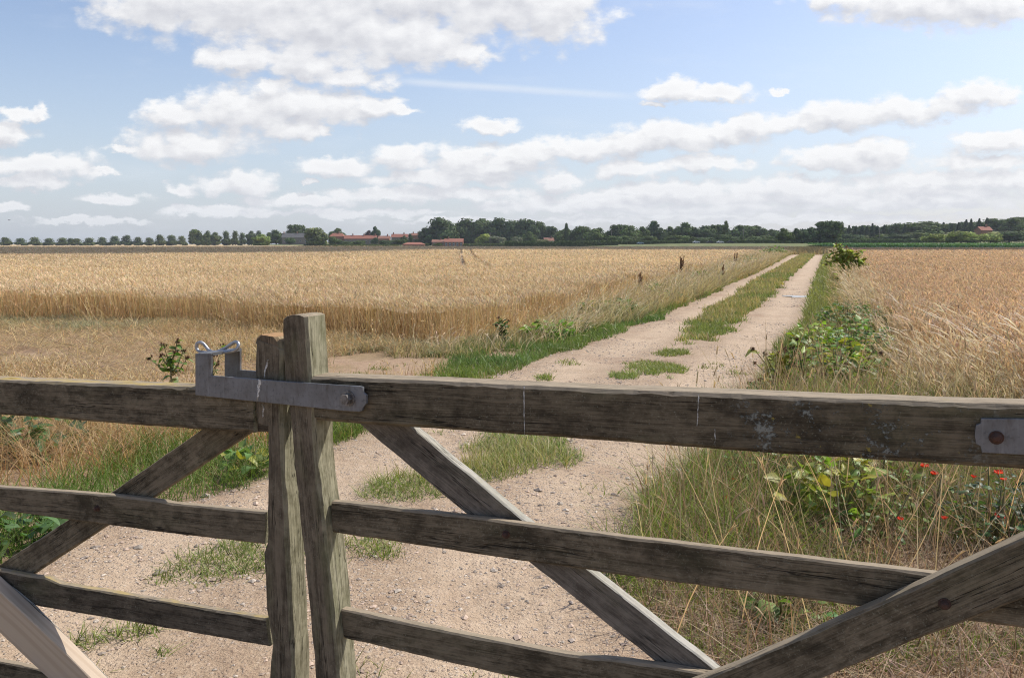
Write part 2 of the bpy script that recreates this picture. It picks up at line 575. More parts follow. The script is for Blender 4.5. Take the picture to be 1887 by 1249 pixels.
def wood_material(name, dark, light, green=0.0, lichen=0.0, lich_lo=0.0, lich_hi=1.0, yellow=0.0, top=(0.33, 0.268, 0.190), orange=False):
    """weathered timber, grain along local X; upper side paler, bleaching plus a sunlit tone put into the colour, algae on the side facing along the gate"""
    m, n, out = mat_new(name)
    tc = n.new('ShaderNodeTexCoord')
    ob = tc.outputs['Object']
    oi = n.new('ShaderNodeObjectInfo')
    ob = n.vmath('ADD', ob, n.vmath('MULTIPLY', oi.outputs['Location'], (0.0, 3.1, 7.7)))
    warp = n.new('ShaderNodeTexNoise')
    n.lk(n.vmath('MULTIPLY', ob, (1.5, 5, 5)), warp.inputs['Vector'])
    warp.inputs['Scale'].default_value = 1.0
    wob = n.vmath('MULTIPLY_ADD', n.vmath('SUBTRACT', warp.outputs['Color'], (.5, .5, .5)), (0, .02, .02), ob)
    gr = n.noise(n.vmath('MULTIPLY', wob, (2.0, 42, 42)), 1.5, 7, 0.68, 0.3)
    fine = n.noise(n.vmath('MULTIPLY', wob, (10, 330, 330)), 1.0, 3, 0.65)
    mott = n.noise(n.vmath('MULTIPLY', ob, (1.0, 1.6, 1.6)), 26.0, 6, 0.7)
    blot = n.noise(n.vmath('MULTIPLY', ob, (1.0, 1.8, 1.8)), 5.0, 6, 0.68, 0.4)
    f = n.math('ADD', n.math('MULTIPLY', gr, 0.34), n.math('MULTIPLY', fine, 0.30))
    f = n.math('ADD', f, n.math('MULTIPLY', mott, 0.38))
    c = n.mix(n.ss(f, 0.39, 0.61), dark, light)
    c = n.mix(n.ss(blot, 0.48, 0.68, 0.0, 0.8), c, tuple(0.55 * d for d in dark))
    b2 = n.noise(n.vmath('ADD', ob, (3, 1, 2)), 6.0, 6, 0.72)
    c = n.mix(n.math('MULTIPLY', n.ss(b2, 0.52, 0.72, 0.0, 0.6), n.ss(mott, .4, .6)), c, tuple(min(1, 1.5 * l) for l in light))
    sp = n.noise(ob, 210.0, 2, 0.6)
    c = n.mix(n.math('MULTIPLY', n.ss(sp, 0.58, 0.74, 0.0, 0.45), n.ss(b2, 0.36, 0.6)), c, (0.30, 0.30, 0.235))
    g = n.new('ShaderNodeNewGeometry')
    nrm = g.outputs['True Normal']
    sz = n.new('ShaderNodeSeparateXYZ')
    n.lk(nrm, sz.inputs[0])
    upw = n.ss(sz.outputs[2], 0.35, 0.8)
    c = n.mix(n.math('MULTIPLY', upw, n.ss(f, .32, .58, .45, 1.0)), c, top)  # upward faces lightened: sunlit look painted into the colour along with bleaching
    gn = n.noise(n.vmath('MULTIPLY', ob, (2.2, 8, 8)), 1.4, 5, 0.65)
    if green:
        side = n.ss(n.vmath('DOT_PRODUCT', nrm, (0.9152, -0.4030, 0.0)), 0.4, 0.85)
        sc_ = n.mix(n.ss(f, .38, .62), (0.135, 0.125, 0.072), (0.37, 0.345, 0.235))
        c = n.mix(n.math('MULTIPLY', side, n.ss(gn, 0.2, 0.5, 0.55, 0.95)), c, sc_)
        c = n.mix(n.ss(gn, 0.50, 0.70, 0.0, green), c, (0.15, 0.155, 0.075))
    # drying splits running with the grain
    cr = n.noise(n.vmath('MULTIPLY', wob, (1.3, 34, 34)), 1.0, 4, 0.6)
    crk = n.math('MULTIPLY', n.ss(n.math('ABSOLUTE', n.math('SUBTRACT', cr, 0.47)), 0.0, 0.011, 1.0, 0.0), n.ss(n.noise(n.vmath('MULTIPLY', ob, (3, 12, 12)), 1.0, 2), 0.44, 0.58))
    c = n.mix(n.math('MULTIPLY', crk, 0.85), c, (0.012, 0.010, 0.008))
    h = n.math('SUBTRACT', f, n.math('MULTIPLY', crk, 0.9))
    hb = h
    if lichen:
        sx = n.new('ShaderNodeSeparateXYZ')
        n.lk(tc.outputs['Object'], sx.inputs[0])
        reg = n.math('MULTIPLY', n.ss(sx.outputs[0], lich_lo, lich_lo + .10), n.ss(sx.outputs[0], lich_hi - .2, lich_hi, 1.0, 0.0))
        big = n.noise(ob, 15.0, 3, 0.6)
        sml = n.noise(ob, 90.0, 5, 0.75)
        k = n.math('ADD', n.math('MULTIPLY', big, 0.40), n.math('MULTIPLY', sml, 0.60))
        k = n.math('MULTIPLY', n.ss(k, 0.54, 0.60), n.math('MULTIPLY', reg, n.ss(sz.outputs[2], .3, .6, 1.0, .2)))
        c = n.mix(n.math('MULTIPLY', k, lichen * .75), c, (0.27, 0.29, 0.265))
        yb = n.noise(n.vmath('ADD', ob, (5, 3, 1)), 30.0, 4, 0.65)
        yk = n.math('MULTIPLY', n.ss(yb, 0.665, 0.70), reg)
        c = n.mix(n.math('MULTIPLY', yk, lichen * .7), c, (0.33, 0.26, 0.06))
        h = n.math('ADD', hb, n.math('MULTIPLY', k, 0.5))
    if yellow:
        yn = n.noise(n.vmath('MULTIPLY', ob, (6, 20, 20)), 1.6, 5, 0.65)
        yk = n.math('MULTIPLY', n.ss(sz.outputs[2], 0.5, 0.9), n.ss(yn, 0.42, 0.66))
        c = n.mix(n.math('MULTIPLY', yk, yellow), c, (0.46, 0.33, 0.08))
    nr = bump(n, h, 0.8, 0.004)
    principled(n, out, c, 0.88, 0.12, 0.0, nr)
    return m


W_D, W_L = (0.058, 0.047, 0.031), (0.186, 0.153, 0.106)
M['wood'] = wood_material('weathered_timber', W_D, W_L, 0.12)
M['wood_rail'] = wood_material('lichened_timber', (0.048, 0.039, 0.026), (0.160, 0.132, 0.090), 0.2, 0.9, 1.00, 1.56)
M['wood_stile'] = wood_material('algae_timber', (0.075, 0.060, 0.042), (0.185, 0.152, 0.108), 0.40)
M['wood_yellow'] = wood_material('yellow_lichen_timber', W_D, W_L, 0.15, 0.0, yellow=0.75)
M['wood_grey'] = wood_material('split_grey_timber', (0.085, 0.073, 0.06), (0.20, 0.175, 0.145), 0.15, top=(0.42, 0.40, 0.35))
M['wood_orange'] = wood_material('fresh_split_timber', (0.09, 0.07, 0.05), (0.20, 0.15, 0.10), 0.1, top=(0.40, 0.235, 0.115))
M['wood_mossy'] = wood_material('dark_mossy_timber', (0.042, 0.034, 0.025), (0.13, 0.108, 0.08), 0.2, yellow=0.5)


def pale_wood():
    m, n, out = mat_new('new_softwood')
    tc = n.new('ShaderNodeTexCoord')
    ob = tc.outputs['Object']
    wv = n.new('ShaderNodeTexWave', wave_type='RINGS', rings_direction='X')
    n.lk(n.vmath('ADD', n.vmath('MULTIPLY', ob, (0.55, 7, 7)), (0.0, 0.3, 0.1)), wv.inputs['Vector'])
    wv.inputs['Scale'].default_value = 2.2
    wv.inputs['Distortion'].default_value = 6.0
    wv.inputs['Detail'].default_value = 2.0
    wv.inputs['Detail Scale'].default_value = 0.8
    f = n.noise(n.vmath('MULTIPLY', ob, (4, 120, 120)), 1.0, 4, 0.6)
    c = n.mix(n.ss(wv.outputs['Fac'], 0.35, 0.95), (0.50, 0.40, 0.29), (0.44, 0.34, 0.24))
    c = n.mix(n.ss(f, 0.4, 0.7, 0.0, 0.4), c, (0.42, 0.32, 0.24))
    bl = n.noise(ob, 6.0, 4, 0.6)
    c = n.mix(n.ss(bl, 0.5, 0.75, 0.0, 0.4), c, (0.42, 0.36, 0.32))
    principled(n, out, c, 0.7, 0.25, 0.0, bump(n, f, 0.3, 0.002))
    return m


M['pale'] = pale_wood()


def metal_material(name, c1, c2, rough, metal, sc=18.0):
    m, n, out = mat_new(name)
    tc = n.new('ShaderNodeTexCoord')
    ob = tc.outputs['Object']
    f = n.noise(ob, sc, 6, 0.65)
    c = n.mix(n.ss(f, 0.35, 0.68), c1, c2)
    g = n.noise(ob, sc * 6, 3, 0.6)
    c = n.mix(n.ss(g, 0.52, 0.72, 0.0, 0.55), c, tuple(x * .45 for x in c1))
    st = n.noise(n.vmath('MULTIPLY', ob, (130, 130, 9)), 1.0, 4, 0.6)
    c = n.mix(n.ss(st, 0.55, 0.72, 0.0, 0.4), c, tuple(x * 1.35 for x in c2))
    dirt = n.noise(n.vmath('MULTIPLY', ob, (30, 30, 8)), 1.0, 5, 0.7)
    c = n.mix(n.ss(dirt, 0.52, 0.72, 0.0, 0.6), c, (0.075, 0.06, 0.045))
    principled(n, out, c, n.ss(f, 0.3, 0.7, rough - .08, rough + .1), 0.5, metal, bump(n, g, 0.15, 0.001))
    return m


M['zinc'] = metal_material('galvanised_steel', (0.135, 0.138, 0.142), (0.20, 0.203, 0.21), 0.55, 0.35)
M['wire'] = metal_material('bright_steel_rod', (0.30, 0.30, 0.31), (0.46, 0.46, 0.47), 0.4, 0.8, 60)
M['bolt'] = metal_material('dull_bolt_steel', (0.10, 0.092, 0.085), (0.24, 0.225, 0.21), 0.5, 0.4, 90)
M['rust'] = metal_material('rusty_iron', (0.05, 0.026, 0.018), (0.10, 0.048, 0.032), 0.8, 0.2, 60)
m_, n_, o_ = mat_new('bird_dropping_white')
principled(n_, o_, n_.mix(n_.ss(n_.noise(n_.new('ShaderNodeTexCoord').outputs['Object'], 70.0, 3), .4, .62), (0.62, 0.61, 0.58), (0.24, 0.22, 0.18)), 0.8, 0.2)
M['white'] = m_


# ------------------------------------------------------------------ ground outlines (from the photograph, on z = 0)
def edge(pxs):
    p = np.array([G(x, y) for x, y in pxs])
    o = np.argsort(p[:, 1])
    return p[o, 1], p[o, 0]


E_L = edge([(1473, 466), (1452, 472), (1420, 491), (1388, 508), (1350, 523), (1312, 544), (1260, 567), (1214, 592), (1163, 607), (1099, 635),
            (1019, 658), (966, 675), (800, 740), (720, 785), (660, 815), (580, 845), (490, 882), (400, 922), (250, 952), (130, 985), (60, 1030), (0, 1085)])
E_CL = edge([(1484, 466), (1465, 478), (1431, 498), (1393, 521), (1359, 549), (1316, 571), (1272, 610), (1278, 636), (1150, 700), (840, 850), (690, 935), (270, 1080)])
E_CR = edge([(1507, 467), (1490, 485), (1473, 502), (1454, 521), (1431, 547), (1407, 572), (1384, 593), (1359, 608), (1335, 625), (1295, 638), (1270, 660), (1250, 690), (1060, 820), (960, 890), (800, 960), (490, 1090)])
E_R = edge([(1521, 466), (1513, 487), (1497, 536), (1488, 566), (1480, 593), (1469, 606), (1440, 640), (1405, 690), (1340, 800), (1310, 835), (1270, 870),
            (1180, 940), (1150, 975), (1110, 1040), (1140, 1110), (1200, 1249)])


def ext(E, Y):
    """interpolate, running on along the last slope past the far end"""
    y, x = E
    s = (x[-1] - x[-6]) / (y[-1] - y[-6])
    return np.where(np.asarray(Y) > y[-1], x[-1] + s * (np.asarray(Y) - y[-1]), np.interp(Y, y, x))


xL = lambda Y: ext(E_L, Y)
xR = lambda Y: ext(E_R, Y)
cL = lambda Y: ext(E_CL, Y)
cR = lambda Y: ext(E_CR, Y)
wheatL = lambda Y: xL(Y) - np.interp(Y, [11, 14, 30, 60, 150], [1.9, 1.8, 2.2, 3.0, 4.2])
wheatR = lambda Y: xR(Y) + np.interp(Y, [3, 6, 8, 10, 13, 20, 60, 150], [4.2, 2.8, 2.0, 1.7, 1.5, 1.6, 2.2, 3.2])
_f = np.array([G(x, y)[:2] for x, y in [(-700, 584), (-300, 586), (0, 592), (102, 594), (307, 600), (384, 605), (448, 613), (609, 624), (733, 640), (819, 643), (848, 637), (930, 622)]])
frontY = lambda X: np.interp(X, _f[:, 0], _f[:, 1])
TRAM = [np.array([G(x, y, .5)[:2] for x, y in [(850, 457), (850.5, 468), (851, 478), (855.5, 486), (848, 493)]]),
        np.array([G(x, y, .5)[:2] for x, y in [(866, 459), (872, 468), (882, 478), (903, 488), (903, 493)]])]


def tramd(x, y):
    d = np.full(np.shape(x), 99.0)
    for P in TRAM:
        for a, b in zip(P[:-1], P[1:]):
            ab = b - a
            t = np.clip(((x - a[0]) * ab[0] + (y - a[1]) * ab[1]) / (ab @ ab), 0, 1)
            d = np.minimum(d, np.hypot(x - a[0] - t * ab[0], y - a[1] - t * ab[1]))
    return d


def in_wheat_left(x, y, grow=0.0):
    j = (fbm(x, y, 1.3, 3, 5) - .5) * .7 + (fbm(x, y, .35, 2, 6) - .5) * .9
    return (y > frontY(x) + j - grow) & (x < wheatL(y) + j + grow) & (y < np.interp(x, [-150, -95, 40], [585, 330, 270]))


def in_wheat_right(x, y, grow=0.0):
    j = (fbm(x, y, 1.0, 3, 9) - .5) * .8
    return (x > wheatR(y) + j - grow) & (y > 5.6 + j) & (y < 188)


def terrain(x, y):
    h = 0.012 * np.clip(np.asarray(y, float) - 600, 0, 700) * sstep(x, -270, -190)
    h = h + 9.0 * sstep(x, 190, 330) * sstep(y, 420, 560)
    h = h + 2.0 * sstep(y, 195, 460) * sstep(x, 20, 110)
    return h


# ------------------------------------------------------------------ setting: ground and track
def ground_material():
    m, n, out = mat_new('field_soil')
    g = n.new('ShaderNodeNewGeometry')
    p = g.outputs['Position']
    f1 = n.noise(p, 0.9, 6, 0.65)
    f2 = n.noise(p, 9.0, 5, 0.7)
    f3 = n.noise(p, 70.0, 3, 0.6)
    c = n.mix(n.ss(f2, 0.35, 0.7), (0.30, 0.205, 0.135), (0.40, 0.285, 0.19))
    c = n.mix(n.ss(f1, 0.45, 0.62, 0.0, 0.7), c, (0.25, 0.185, 0.10))
    c = n.mix(n.ss(f3, 0.5, 0.75, 0.0, 0.5), c, (0.17, 0.12, 0.075))
    sep = n.new('ShaderNodeSeparateXYZ')
    n.lk(p, sep.inputs[0])
    far = n.ss(sep.outputs[1], 590, 640)
    ff = n.noise(p, 0.012, 3, 0.5)
    fc = n.mix(n.ss(ff, 0.55, 0.65), (0.46, 0.35, 0.20), (0.30, 0.25, 0.11))
    c = n.mix(far, c, fc)
    gcol = n.mix(n.ss(n.noise(p, 0.15, 4, 0.6), 0.35, 0.65), (0.10, 0.135, 0.05), (0.20, 0.19, 0.09))
    c = n.mix(n.math('MULTIPLY', n.math('MAXIMUM', n.ss(sep.outputs[2], 0.03, 0.2), n.ss(sep.outputs[0], -170, -150)), n.ss(sep.outputs[1], 185, 215)), c, gcol)
    h = n.math('ADD', f2, n.math('MULTIPLY', f3, 0.4))
    principled(n, out, c, 0.95, 0.1, 0.0, bump(n, h, 0.6, 0.03))
    return m


def track_material():
    m, n, out = mat_new('stony_track')
    a = n.new('ShaderNodeAttribute', attribute_name='Col')
    sep = n.new('ShaderNodeSeparateColor')
    n.lk(a.outputs['Color'], sep.inputs[0])
    g = n.new('ShaderNodeNewGeometry')
    p = g.outputs['Position']
    f1 = n.noise(p, 1.1, 6, 0.65)
    f2 = n.noise(p, 14.0, 6, 0.72)
    f3 = n.noise(p, 95.0, 3, 0.6)
    vo = n.new('ShaderNodeTexVoronoi', feature='F1')
    n.lk(p, vo.inputs['Vector'])
    vo.inputs['Scale'].default_value = 58.0
    vo.inputs['Randomness'].default_value = 1.0
    c = n.mix(n.ss(f1, 0.35, 0.68), (0.44, 0.328, 0.222), (0.37, 0.268, 0.176))
    c = n.mix(n.ss(f2, 0.42, 0.66, 0.0, 0.75), c, (0.51, 0.39, 0.27))
    f5 = n.noise(p, 34.0, 5, 0.75)
    c = n.mix(n.ss(f5, 0.52, 0.68, 0.0, 0.75), c, (0.30, 0.205, 0.14))
    c = n.mix(n.ss(f3, 0.50, 0.68, 0.0, 0.7), c, (0.24, 0.16, 0.11))
    c = n.mix(n.ss(f3, 0.40, 0.28, 0.0, 0.35), c, (0.62, 0.51, 0.40))
    hs = n.new('ShaderNodeSeparateColor')
    n.lk(vo.outputs['Color'], hs.inputs[0])
    dense = n.ss(n.noise(p, 1.7, 4, 0.6), 0.38, 0.60, .25, 1.0)
    stone = n.math('MULTIPLY', n.ss(vo.outputs['Distance'], 0.46, 0.30), n.math('GREATER_THAN', hs.outputs[0], 0.5))
    stone = n.math('MULTIPLY', stone, dense)
    sc = n.mix(hs.outputs[1], (0.33, 0.28, 0.24), (0.70, 0.62, 0.53))
    c = n.mix(n.math('MULTIPLY', stone, 0.6), c, sc)
    # packed, dusty wheel ruts
    rut = n.math('MULTIPLY', n.ss(sep.outputs[1], 0.15, 0.9), n.ss(n.noise(p, 1.3, 4, .6), .32, .55, .3, 1.0))
    c = n.mix(n.math('MULTIPLY', rut, 0.55), c, n.mix(n.ss(f2, .35, .65), (0.53, 0.40, 0.275), (0.60, 0.465, 0.33)))
    loose = n.math('MULTIPLY', n.ss(sep.outputs[1], 0.5, 0.05), n.ss(n.noise(p, 2.6, 5, .7), .45, .62))
    c = n.mix(n.math('MULTIPLY', loose, 0.6), c, n.mix(n.ss(f5, .4, .62), (0.40, 0.285, 0.19), (0.26, 0.18, 0.12)))
    # edge of the track fades to the verge soil
    soil = n.mix(n.ss(n.noise(p, 9.0, 5, 0.7), 0.35, 0.7), (0.30, 0.205, 0.135), (0.40, 0.285, 0.19))
    c = n.mix(n.ss(sep.outputs[0], 0.25, 0.75), soil, c)
    # damp patches with their own outline
    dk = n.noise(p, 0.55, 4, 0.6)
    c = n.mix(n.ss(dk, 0.54, 0.68, 0.0, 0.45), c, (0.30, 0.195, 0.13))
    h = n.math('ADD', n.math('MULTIPLY', f2, 1.0), n.math('ADD', n.math('MULTIPLY', f3, 0.35), n.math('ADD', n.math('MULTIPLY', f5, .5), n.math('MULTIPLY', stone, 0.35))))
    principled(n, out, c, 0.92, 0.15, 0.0, bump(n, h, 0.9, 0.022))
    return m


M['ground'] = ground_material()
M['track'] = track_material()


def grid_mesh(X, Y, Z, C=None, keep=None):
    r, c = X.shape
    b = MB()
    idx = np.arange(r * c).reshape(r, c)
    q = np.stack([idx[:-1, :-1], idx[:-1, 1:], idx[1:, 1:], idx[1:, :-1]], -1).reshape(-1, 4)
    if keep is not None:
        k = keep.ravel()
        q = q[k[q].all(1)]
    b.add(np.stack([X, Y, Z], -1), q, None, (1, 1, 1) if C is None else C.reshape(-1, 3))
    return b


def build_ground():
    a = np.linspace(-1, 1, 420)
    xs = 4200 * np.sinh(8.0 * a) / np.sinh(8.0)
    t = np.linspace(0, 1, 420)
    ys = -40 + 6000 * (np.exp(6.2 * t) - 1) / (np.exp(6.2) - 1)
    X, Y = np.meshgrid(xs, ys)
    Z = terrain(X, Y)
    o = link('ground', grid_mesh(X, Y, Z).mesh('ground', M['ground'], True))
    tag(o, 'bare brown soil under the crops and verges', 'ground', kind='structure')


def trackz(x, y):
    """height of the stony track above the soil, and 0..1 how far inside it"""
    l, r = xL(y) - .25, xR(y) + .25
    ed = np.minimum(x - l, r - x)
    e = sstep(ed + (fbm(x, y, 3, 3, 2) - .5) * .25, 0.02, 0.38)
    k = (x - l) / np.maximum(r - l, .1)
    ruts = sum(-.016 * np.exp(-((k - c) / .11) ** 2) for c in (.27, .76))
    global RUT
    RUT = np.clip(-ruts / .016, 0, 1)
    z = 0.004 + e * (0.020 + ruts + 0.016 * (fbm(x, y, 1.6, 3, 21) - .3) + 0.010 * (fbm(x, y, 11, 4, 22) - .3))
    return np.maximum(z, .004), e


def build_track():
    ys = 0.3 + (np.exp(np.linspace(0, 1, 1100) * 3.6) - 1) / (np.exp(3.6) - 1) * 150
    s = np.linspace(0, 1, 150)
    Y = np.repeat(ys[:, None], 150, 1)
    l, r = xL(ys), xR(ys)
    jl = (fbm(ys, ys * 0, 1.5, 4, 3) - .5) * .5
    l = l - .25 + jl
    r = r + .25 + jl[::-1]
    X = l[:, None] * (1 - s) + r[:, None] * s
    z, e = trackz(X, Y)
    C = np.stack([e, RUT, e], -1)
    o = link('track', grid_mesh(X, Y, z, C).mesh('track', M['track'], True))
    tag(o, 'stony pinkish farm track of two wheel ruts', 'track', kind='structure')
    # puddle in the right-hand rut
    m, n, out = mat_new('puddle_water')
    principled(n, out, (0.16, 0.15, 0.14), 0.04, 0.5)
    c = (G(1449, 546.5, .03) + G(1497, 545.5, .03)) / 2
    th = np.linspace(0, 2 * np.pi, 40, endpoint=False)
    rr = 1 + .25 * np.sin(3 * th + 1) + .15 * np.sin(5 * th)
    pts = np.stack([c[0] + .40 * rr * np.cos(th), c[1] + .42 * rr * np.sin(th), np.full(40, .032)], 1)
    b = MB()
    b.add(np.vstack([pts, [[c[0], c[1], .032]]]), None, [[i, (i + 1) % 40, 40] for i in range(40)])
    o = link('puddle', b.mesh('puddle', m, True))
    tag(o, 'shallow puddle shining in the right-hand rut of the track', 'puddle', kind='structure')


build_ground()
build_track()


# ------------------------------------------------------------------ scatter helper
def scatter(dens, y0, y1, mask, xmin=-0.72, xmax=0.72, pad=0.6, ratio=1.12):
    out = []
    y = y0
    while y < y1:
        yb = min(y * ratio + .02, y1)
        xa, xb = xmin * yb - pad, xmax * yb + pad
        ym = .5 * (y + yb)
        N = R.poisson(dens(ym) * (xb - xa) * (yb - y))
        px = R.uniform(xa, xb, N)
        py = R.uniform(y, yb, N)
        k = mask(px, py)
        out.append(np.stack([px[k], py[k]], 1))
        y = yb
    return np.concatenate(out)


def randvec(N, lean):
    a = R.uniform(0, 2 * np.pi, N)
    l = np.abs(R.normal(0, lean, N))
    v = np.stack([np.sin(l) * np.cos(a), np.sin(l) * np.sin(a), np.cos(l)], 1)
    return v, np.stack([np.cos(a), np.sin(a), np.zeros(N)], 1)


def cvar(N, c, v=.18, hue=.06):
    k = 1 + R.normal(0, v, (N, 1))
    h = 1 + R.normal(0, hue, (N, 3))
    return np.clip(np.array(c)[None] * np.clip(k, .4, 1.7) * h, .005, .95)


def z3(p, z=0.0):
    return np.concatenate([p, np.full((len(p), 1), z)], 1)


def zt(p):
    return np.concatenate([p, np.clip(trackz(p[:, 0], p[:, 1])[0] - .006, 0, 1)[:, None]], 1)


pxw = lambda Y: Y / 811.0                    # metres per rendered pixel


# ------------------------------------------------------------------ wheat
def build_wheat(name, label, inside, ymax, near, col_ear, col_stem, seed, hgt=0.55, edge_fn=None, tram=False):
    # the closed canopy of ears further in
    rows = near + (np.exp(np.linspace(0, 1, 520) * 4.2) - 1) / (np.exp(4.2) - 1) * (ymax - near)
    us = np.linspace(-.80, .80, 900)
    Y = np.repeat(rows[:, None], 900, 1)
    X = us[None, :] * (Y + 2)
    keep = inside(X, Y, -.8)
    Z = hgt - .10 + .10 * (fbm(X, Y, 2.2, 3, seed) - .5) + .09 * (fbm(X * 5, Y * 5, 1.6, 2, seed + 3) - .5)
    if tram:
        Z = np.where(tramd(X, Y) < .24, .04, Z)
    big = (.86 + .28 * fbm(X, Y, .06, 4, seed + 1))[..., None]
    fine = (.75 + .5 * fbm(X * 4, Y * 1.5, 2.0, 3, seed + 8))[..., None]
    C = np.array(col_ear)[None, None] * big * fine
    b = grid_mesh(X, Y, Z, C, keep)

    def patch(p):
        return (.84 + .32 * fbm(p[:, 0], p[:, 1], .06, 4, seed + 1))[:, None]

    inn = lambda x, y: inside(x, y) & ((tramd(x, y) > .23) if tram else True)

    def stalks(p, dist, full):
        N = len(p)
        if N == 0:
            return
        h = hgt * (1 + R.normal(0, .07, N)) * (.80 + .40 * fbm(p[:, 0], p[:, 1], 1.1, 4, seed + 2))
        v, hd = randvec(N, .13)
        if full:
            k = R.random(N) < .12
            v[k], hd[k] = randvec(int(k.sum()), .5)
        w = np.maximum(.0045, .35 * pxw(dist))
        cs = cvar(N, col_stem, .34 if full else .18) * patch(p) * (1.12 if full else 1.0)
        t0 = 0.0 if full else .5
        tipP, tipD = b.ribbons(z3(p), v, h, w, hd * R.uniform(.02, .14, (N, 1)), cs, 3 if full else 2, .7, t0=t0)
        # nodding ear
        L = R.uniform(.075, .11, N) * np.clip(dist / 45, 1, 3)
        d = tipD / np.linalg.norm(tipD, axis=1, keepdims=True)
        hd2 = hd * .8 + np.array([-.5, -.15, 0])
        ew = np.maximum(.015, .75 * pxw(dist))
        ce = cvar(N, col_ear, .22, .05) * patch(p)
        b.ribbons(tipP, d, L, ew, hd2 * R.uniform(.2, .9, (N, 1)) + np.array([0, 0, -1.0]) * R.uniform(.1, .8, (N, 1)), ce, 2, .5)

    # full stalks along the edges, tops only further in
    def nearedge(x, y):
        return inn(x, y) & ~inside(x, y, -1.7)
    p = scatter(lambda y: 330 * min(1, (14 / y)) ** 1.0, near, 60, nearedge)
    stalks(p, p[:, 1], True)
    for (a, c, d) in ((near, 22, 260), (22, 40, 130), (40, 80, 45), (80, 170, 13), (170, 330, 3.5)):
        if a >= ymax:
            break
        p = scatter(lambda y: d, a, min(c, ymax), lambda x, y: inn(x, y))
        stalks(p, p[:, 1], False)
    # stalks lodged outwards over the edge
    p = scatter(lambda y: 130 * min(1, 14 / y), near - 1, 45, lambda x, y: inside(x, y, .45) & ~inside(x, y, -.35) & (fbm(x, y, 1.3, 3, seed + 40) > .42))
    N = len(p)
    v, hd = randvec(N, .75)
    tp, td = b.ribbons(z3(p), v, hgt * R.uniform(.5, 1.0, N), np.maximum(.0045, .4 * pxw(p[:, 1])), hd * R.uniform(.1, .5, (N, 1)), cvar(N, col_stem, .25), 3, .7)
    b.ribbons(tp, td / np.linalg.norm(td, axis=1, keepdims=True), R.uniform(.07, .1, N), np.maximum(.014, .75 * pxw(p[:, 1])), np.array([0, 0, -.6]) * np.ones((N, 1)), cvar(N, col_ear, .25), 2, .5)
    # a few ribbon leaves and loose straws at the edge
    p = scatter(lambda y: 90 * min(1, 14 / y), near, 45, nearedge)
    v, hd = randvec(len(p), .5)
    b.ribbons(z3(p, .15), v, R.uniform(.15, .4, len(p)), np.maximum(.008, .5 * pxw(p[:, 1])), hd * .4 + np.array([0, 0, -.35]), cvar(len(p), col_stem, .25), 3, .1)
    o = link(name, b.mesh(name, M['straw']))
    tag(o, label, 'wheat', kind='stuff')


build_wheat('wheat_crop', 'ripe golden wheat standing left of the track', in_wheat_left, 585, 10.5,
            (0.65, 0.515, 0.33), (0.60, 0.455, 0.25), 31, .55, tram=True)
build_wheat('wheat_crop', 'ripe pinkish-tan wheat standing right of the track', in_wheat_right, 188, 4.0,
            (0.58, 0.425, 0.27), (0.50, 0.355, 0.205), 57, .55)


# ------------------------------------------------------------------ grasses
def blades(b, p, h, w, col, lean=.35, bend=.3, tipc=None, nseg=3, wind=(0, 0, 0)):
    N = len(p)
    if N == 0:
        return
    v, hd = randvec(N, lean)
    h = h * R.uniform(.5, 1.25, N) * (.6 + .8 * fbm(p[:, 0], p[:, 1], 1.4, 3, 403))
    bd = hd * R.uniform(0, bend, (N, 1)) + np.array([0, 0, -1.0]) * R.uniform(0, bend * .6, (N, 1)) + np.array(wind)
    pv = (.62 + .76 * fbm(p[:, 0], p[:, 1], .9, 4, 401))[:, None] * (1 + (fbm(p[:, 0], p[:, 1], .5, 3, 405)[:, None] - .5) * np.array([[.7, .1, -.3]]))
    return b.ribbons(zt(p), v, h, np.maximum(w, .75 * pxw(p[:, 1])), bd, np.clip(cvar(N, col, .32, .08) * pv, .005, .95), nseg, .12, colortip=None if tipc is None else cvar(N, tipc, .2, .06))


GREEN, GREEN2, YELG = (0.115, 0.205, 0.032), (0.16, 0.225, 0.05), (0.30, 0.30, 0.085)
DRY, DRY2, BROWN = (0.52, 0.40, 0.20), (0.62, 0.50, 0.30), (0.24, 0.155, 0.085)


NEARP = [(1205, 681, 50, 14), (1150, 698, 28, 6), (1235, 656, 34, 5), (960, 835, 95, 38), (900, 882, 60, 26), (1045, 850, 22, 16), (745, 912, 85, 28), (400, 1050, 100, 50), (300, 1075, 40, 20), (450, 1010, 50, 25),
         (690, 1005, 60, 24), (700, 1030, 50, 14), (265, 1175, 60, 22), (170, 1192, 32, 16), (1100, 1050, 40, 14), (640, 800, 26, 14), (1000, 700, 20, 5), (300, 1215, 40, 12)]


def patches(x, y):
    """grass patches between the ruts close to the gate, as ellipses on the ground"""
    m = np.zeros(np.shape(x), bool)
    for px, py, rx, ry in NEARP:
        c = G(px, py)
        a = abs(G(px + rx, py)[0] - c[0])
        b_ = abs(G(px, py - ry)[1] - G(px, py + ry)[1]) / 2
        q = ((x - c[0]) / a) ** 2 + ((y - c[1]) / b_) ** 2
        m |= R.random(np.shape(x)) < np.clip((1.25 - q - (fbm(x, y, 4.5, 3, 74) - .5) * 2.4) / .8, 0, 1)
    return m


def strip_mask(x, y):
    w = (fbm(x, y, 1.6, 3, 70) - .5) * .6 + R.normal(0, .07, np.shape(x))
    far = (y > 11.3) & (x > cL(y) - .05 + w) & (x < cR(y) - np.interp(y, [11, 16, 40], [.05, .22, .3]) + w)
    a = fbm(x, y, 1.4, 4, 71)
    far &= a > np.interp(y, [11.3, 12.6, 15, 20], [.55, .38, .28, .18])
    return far


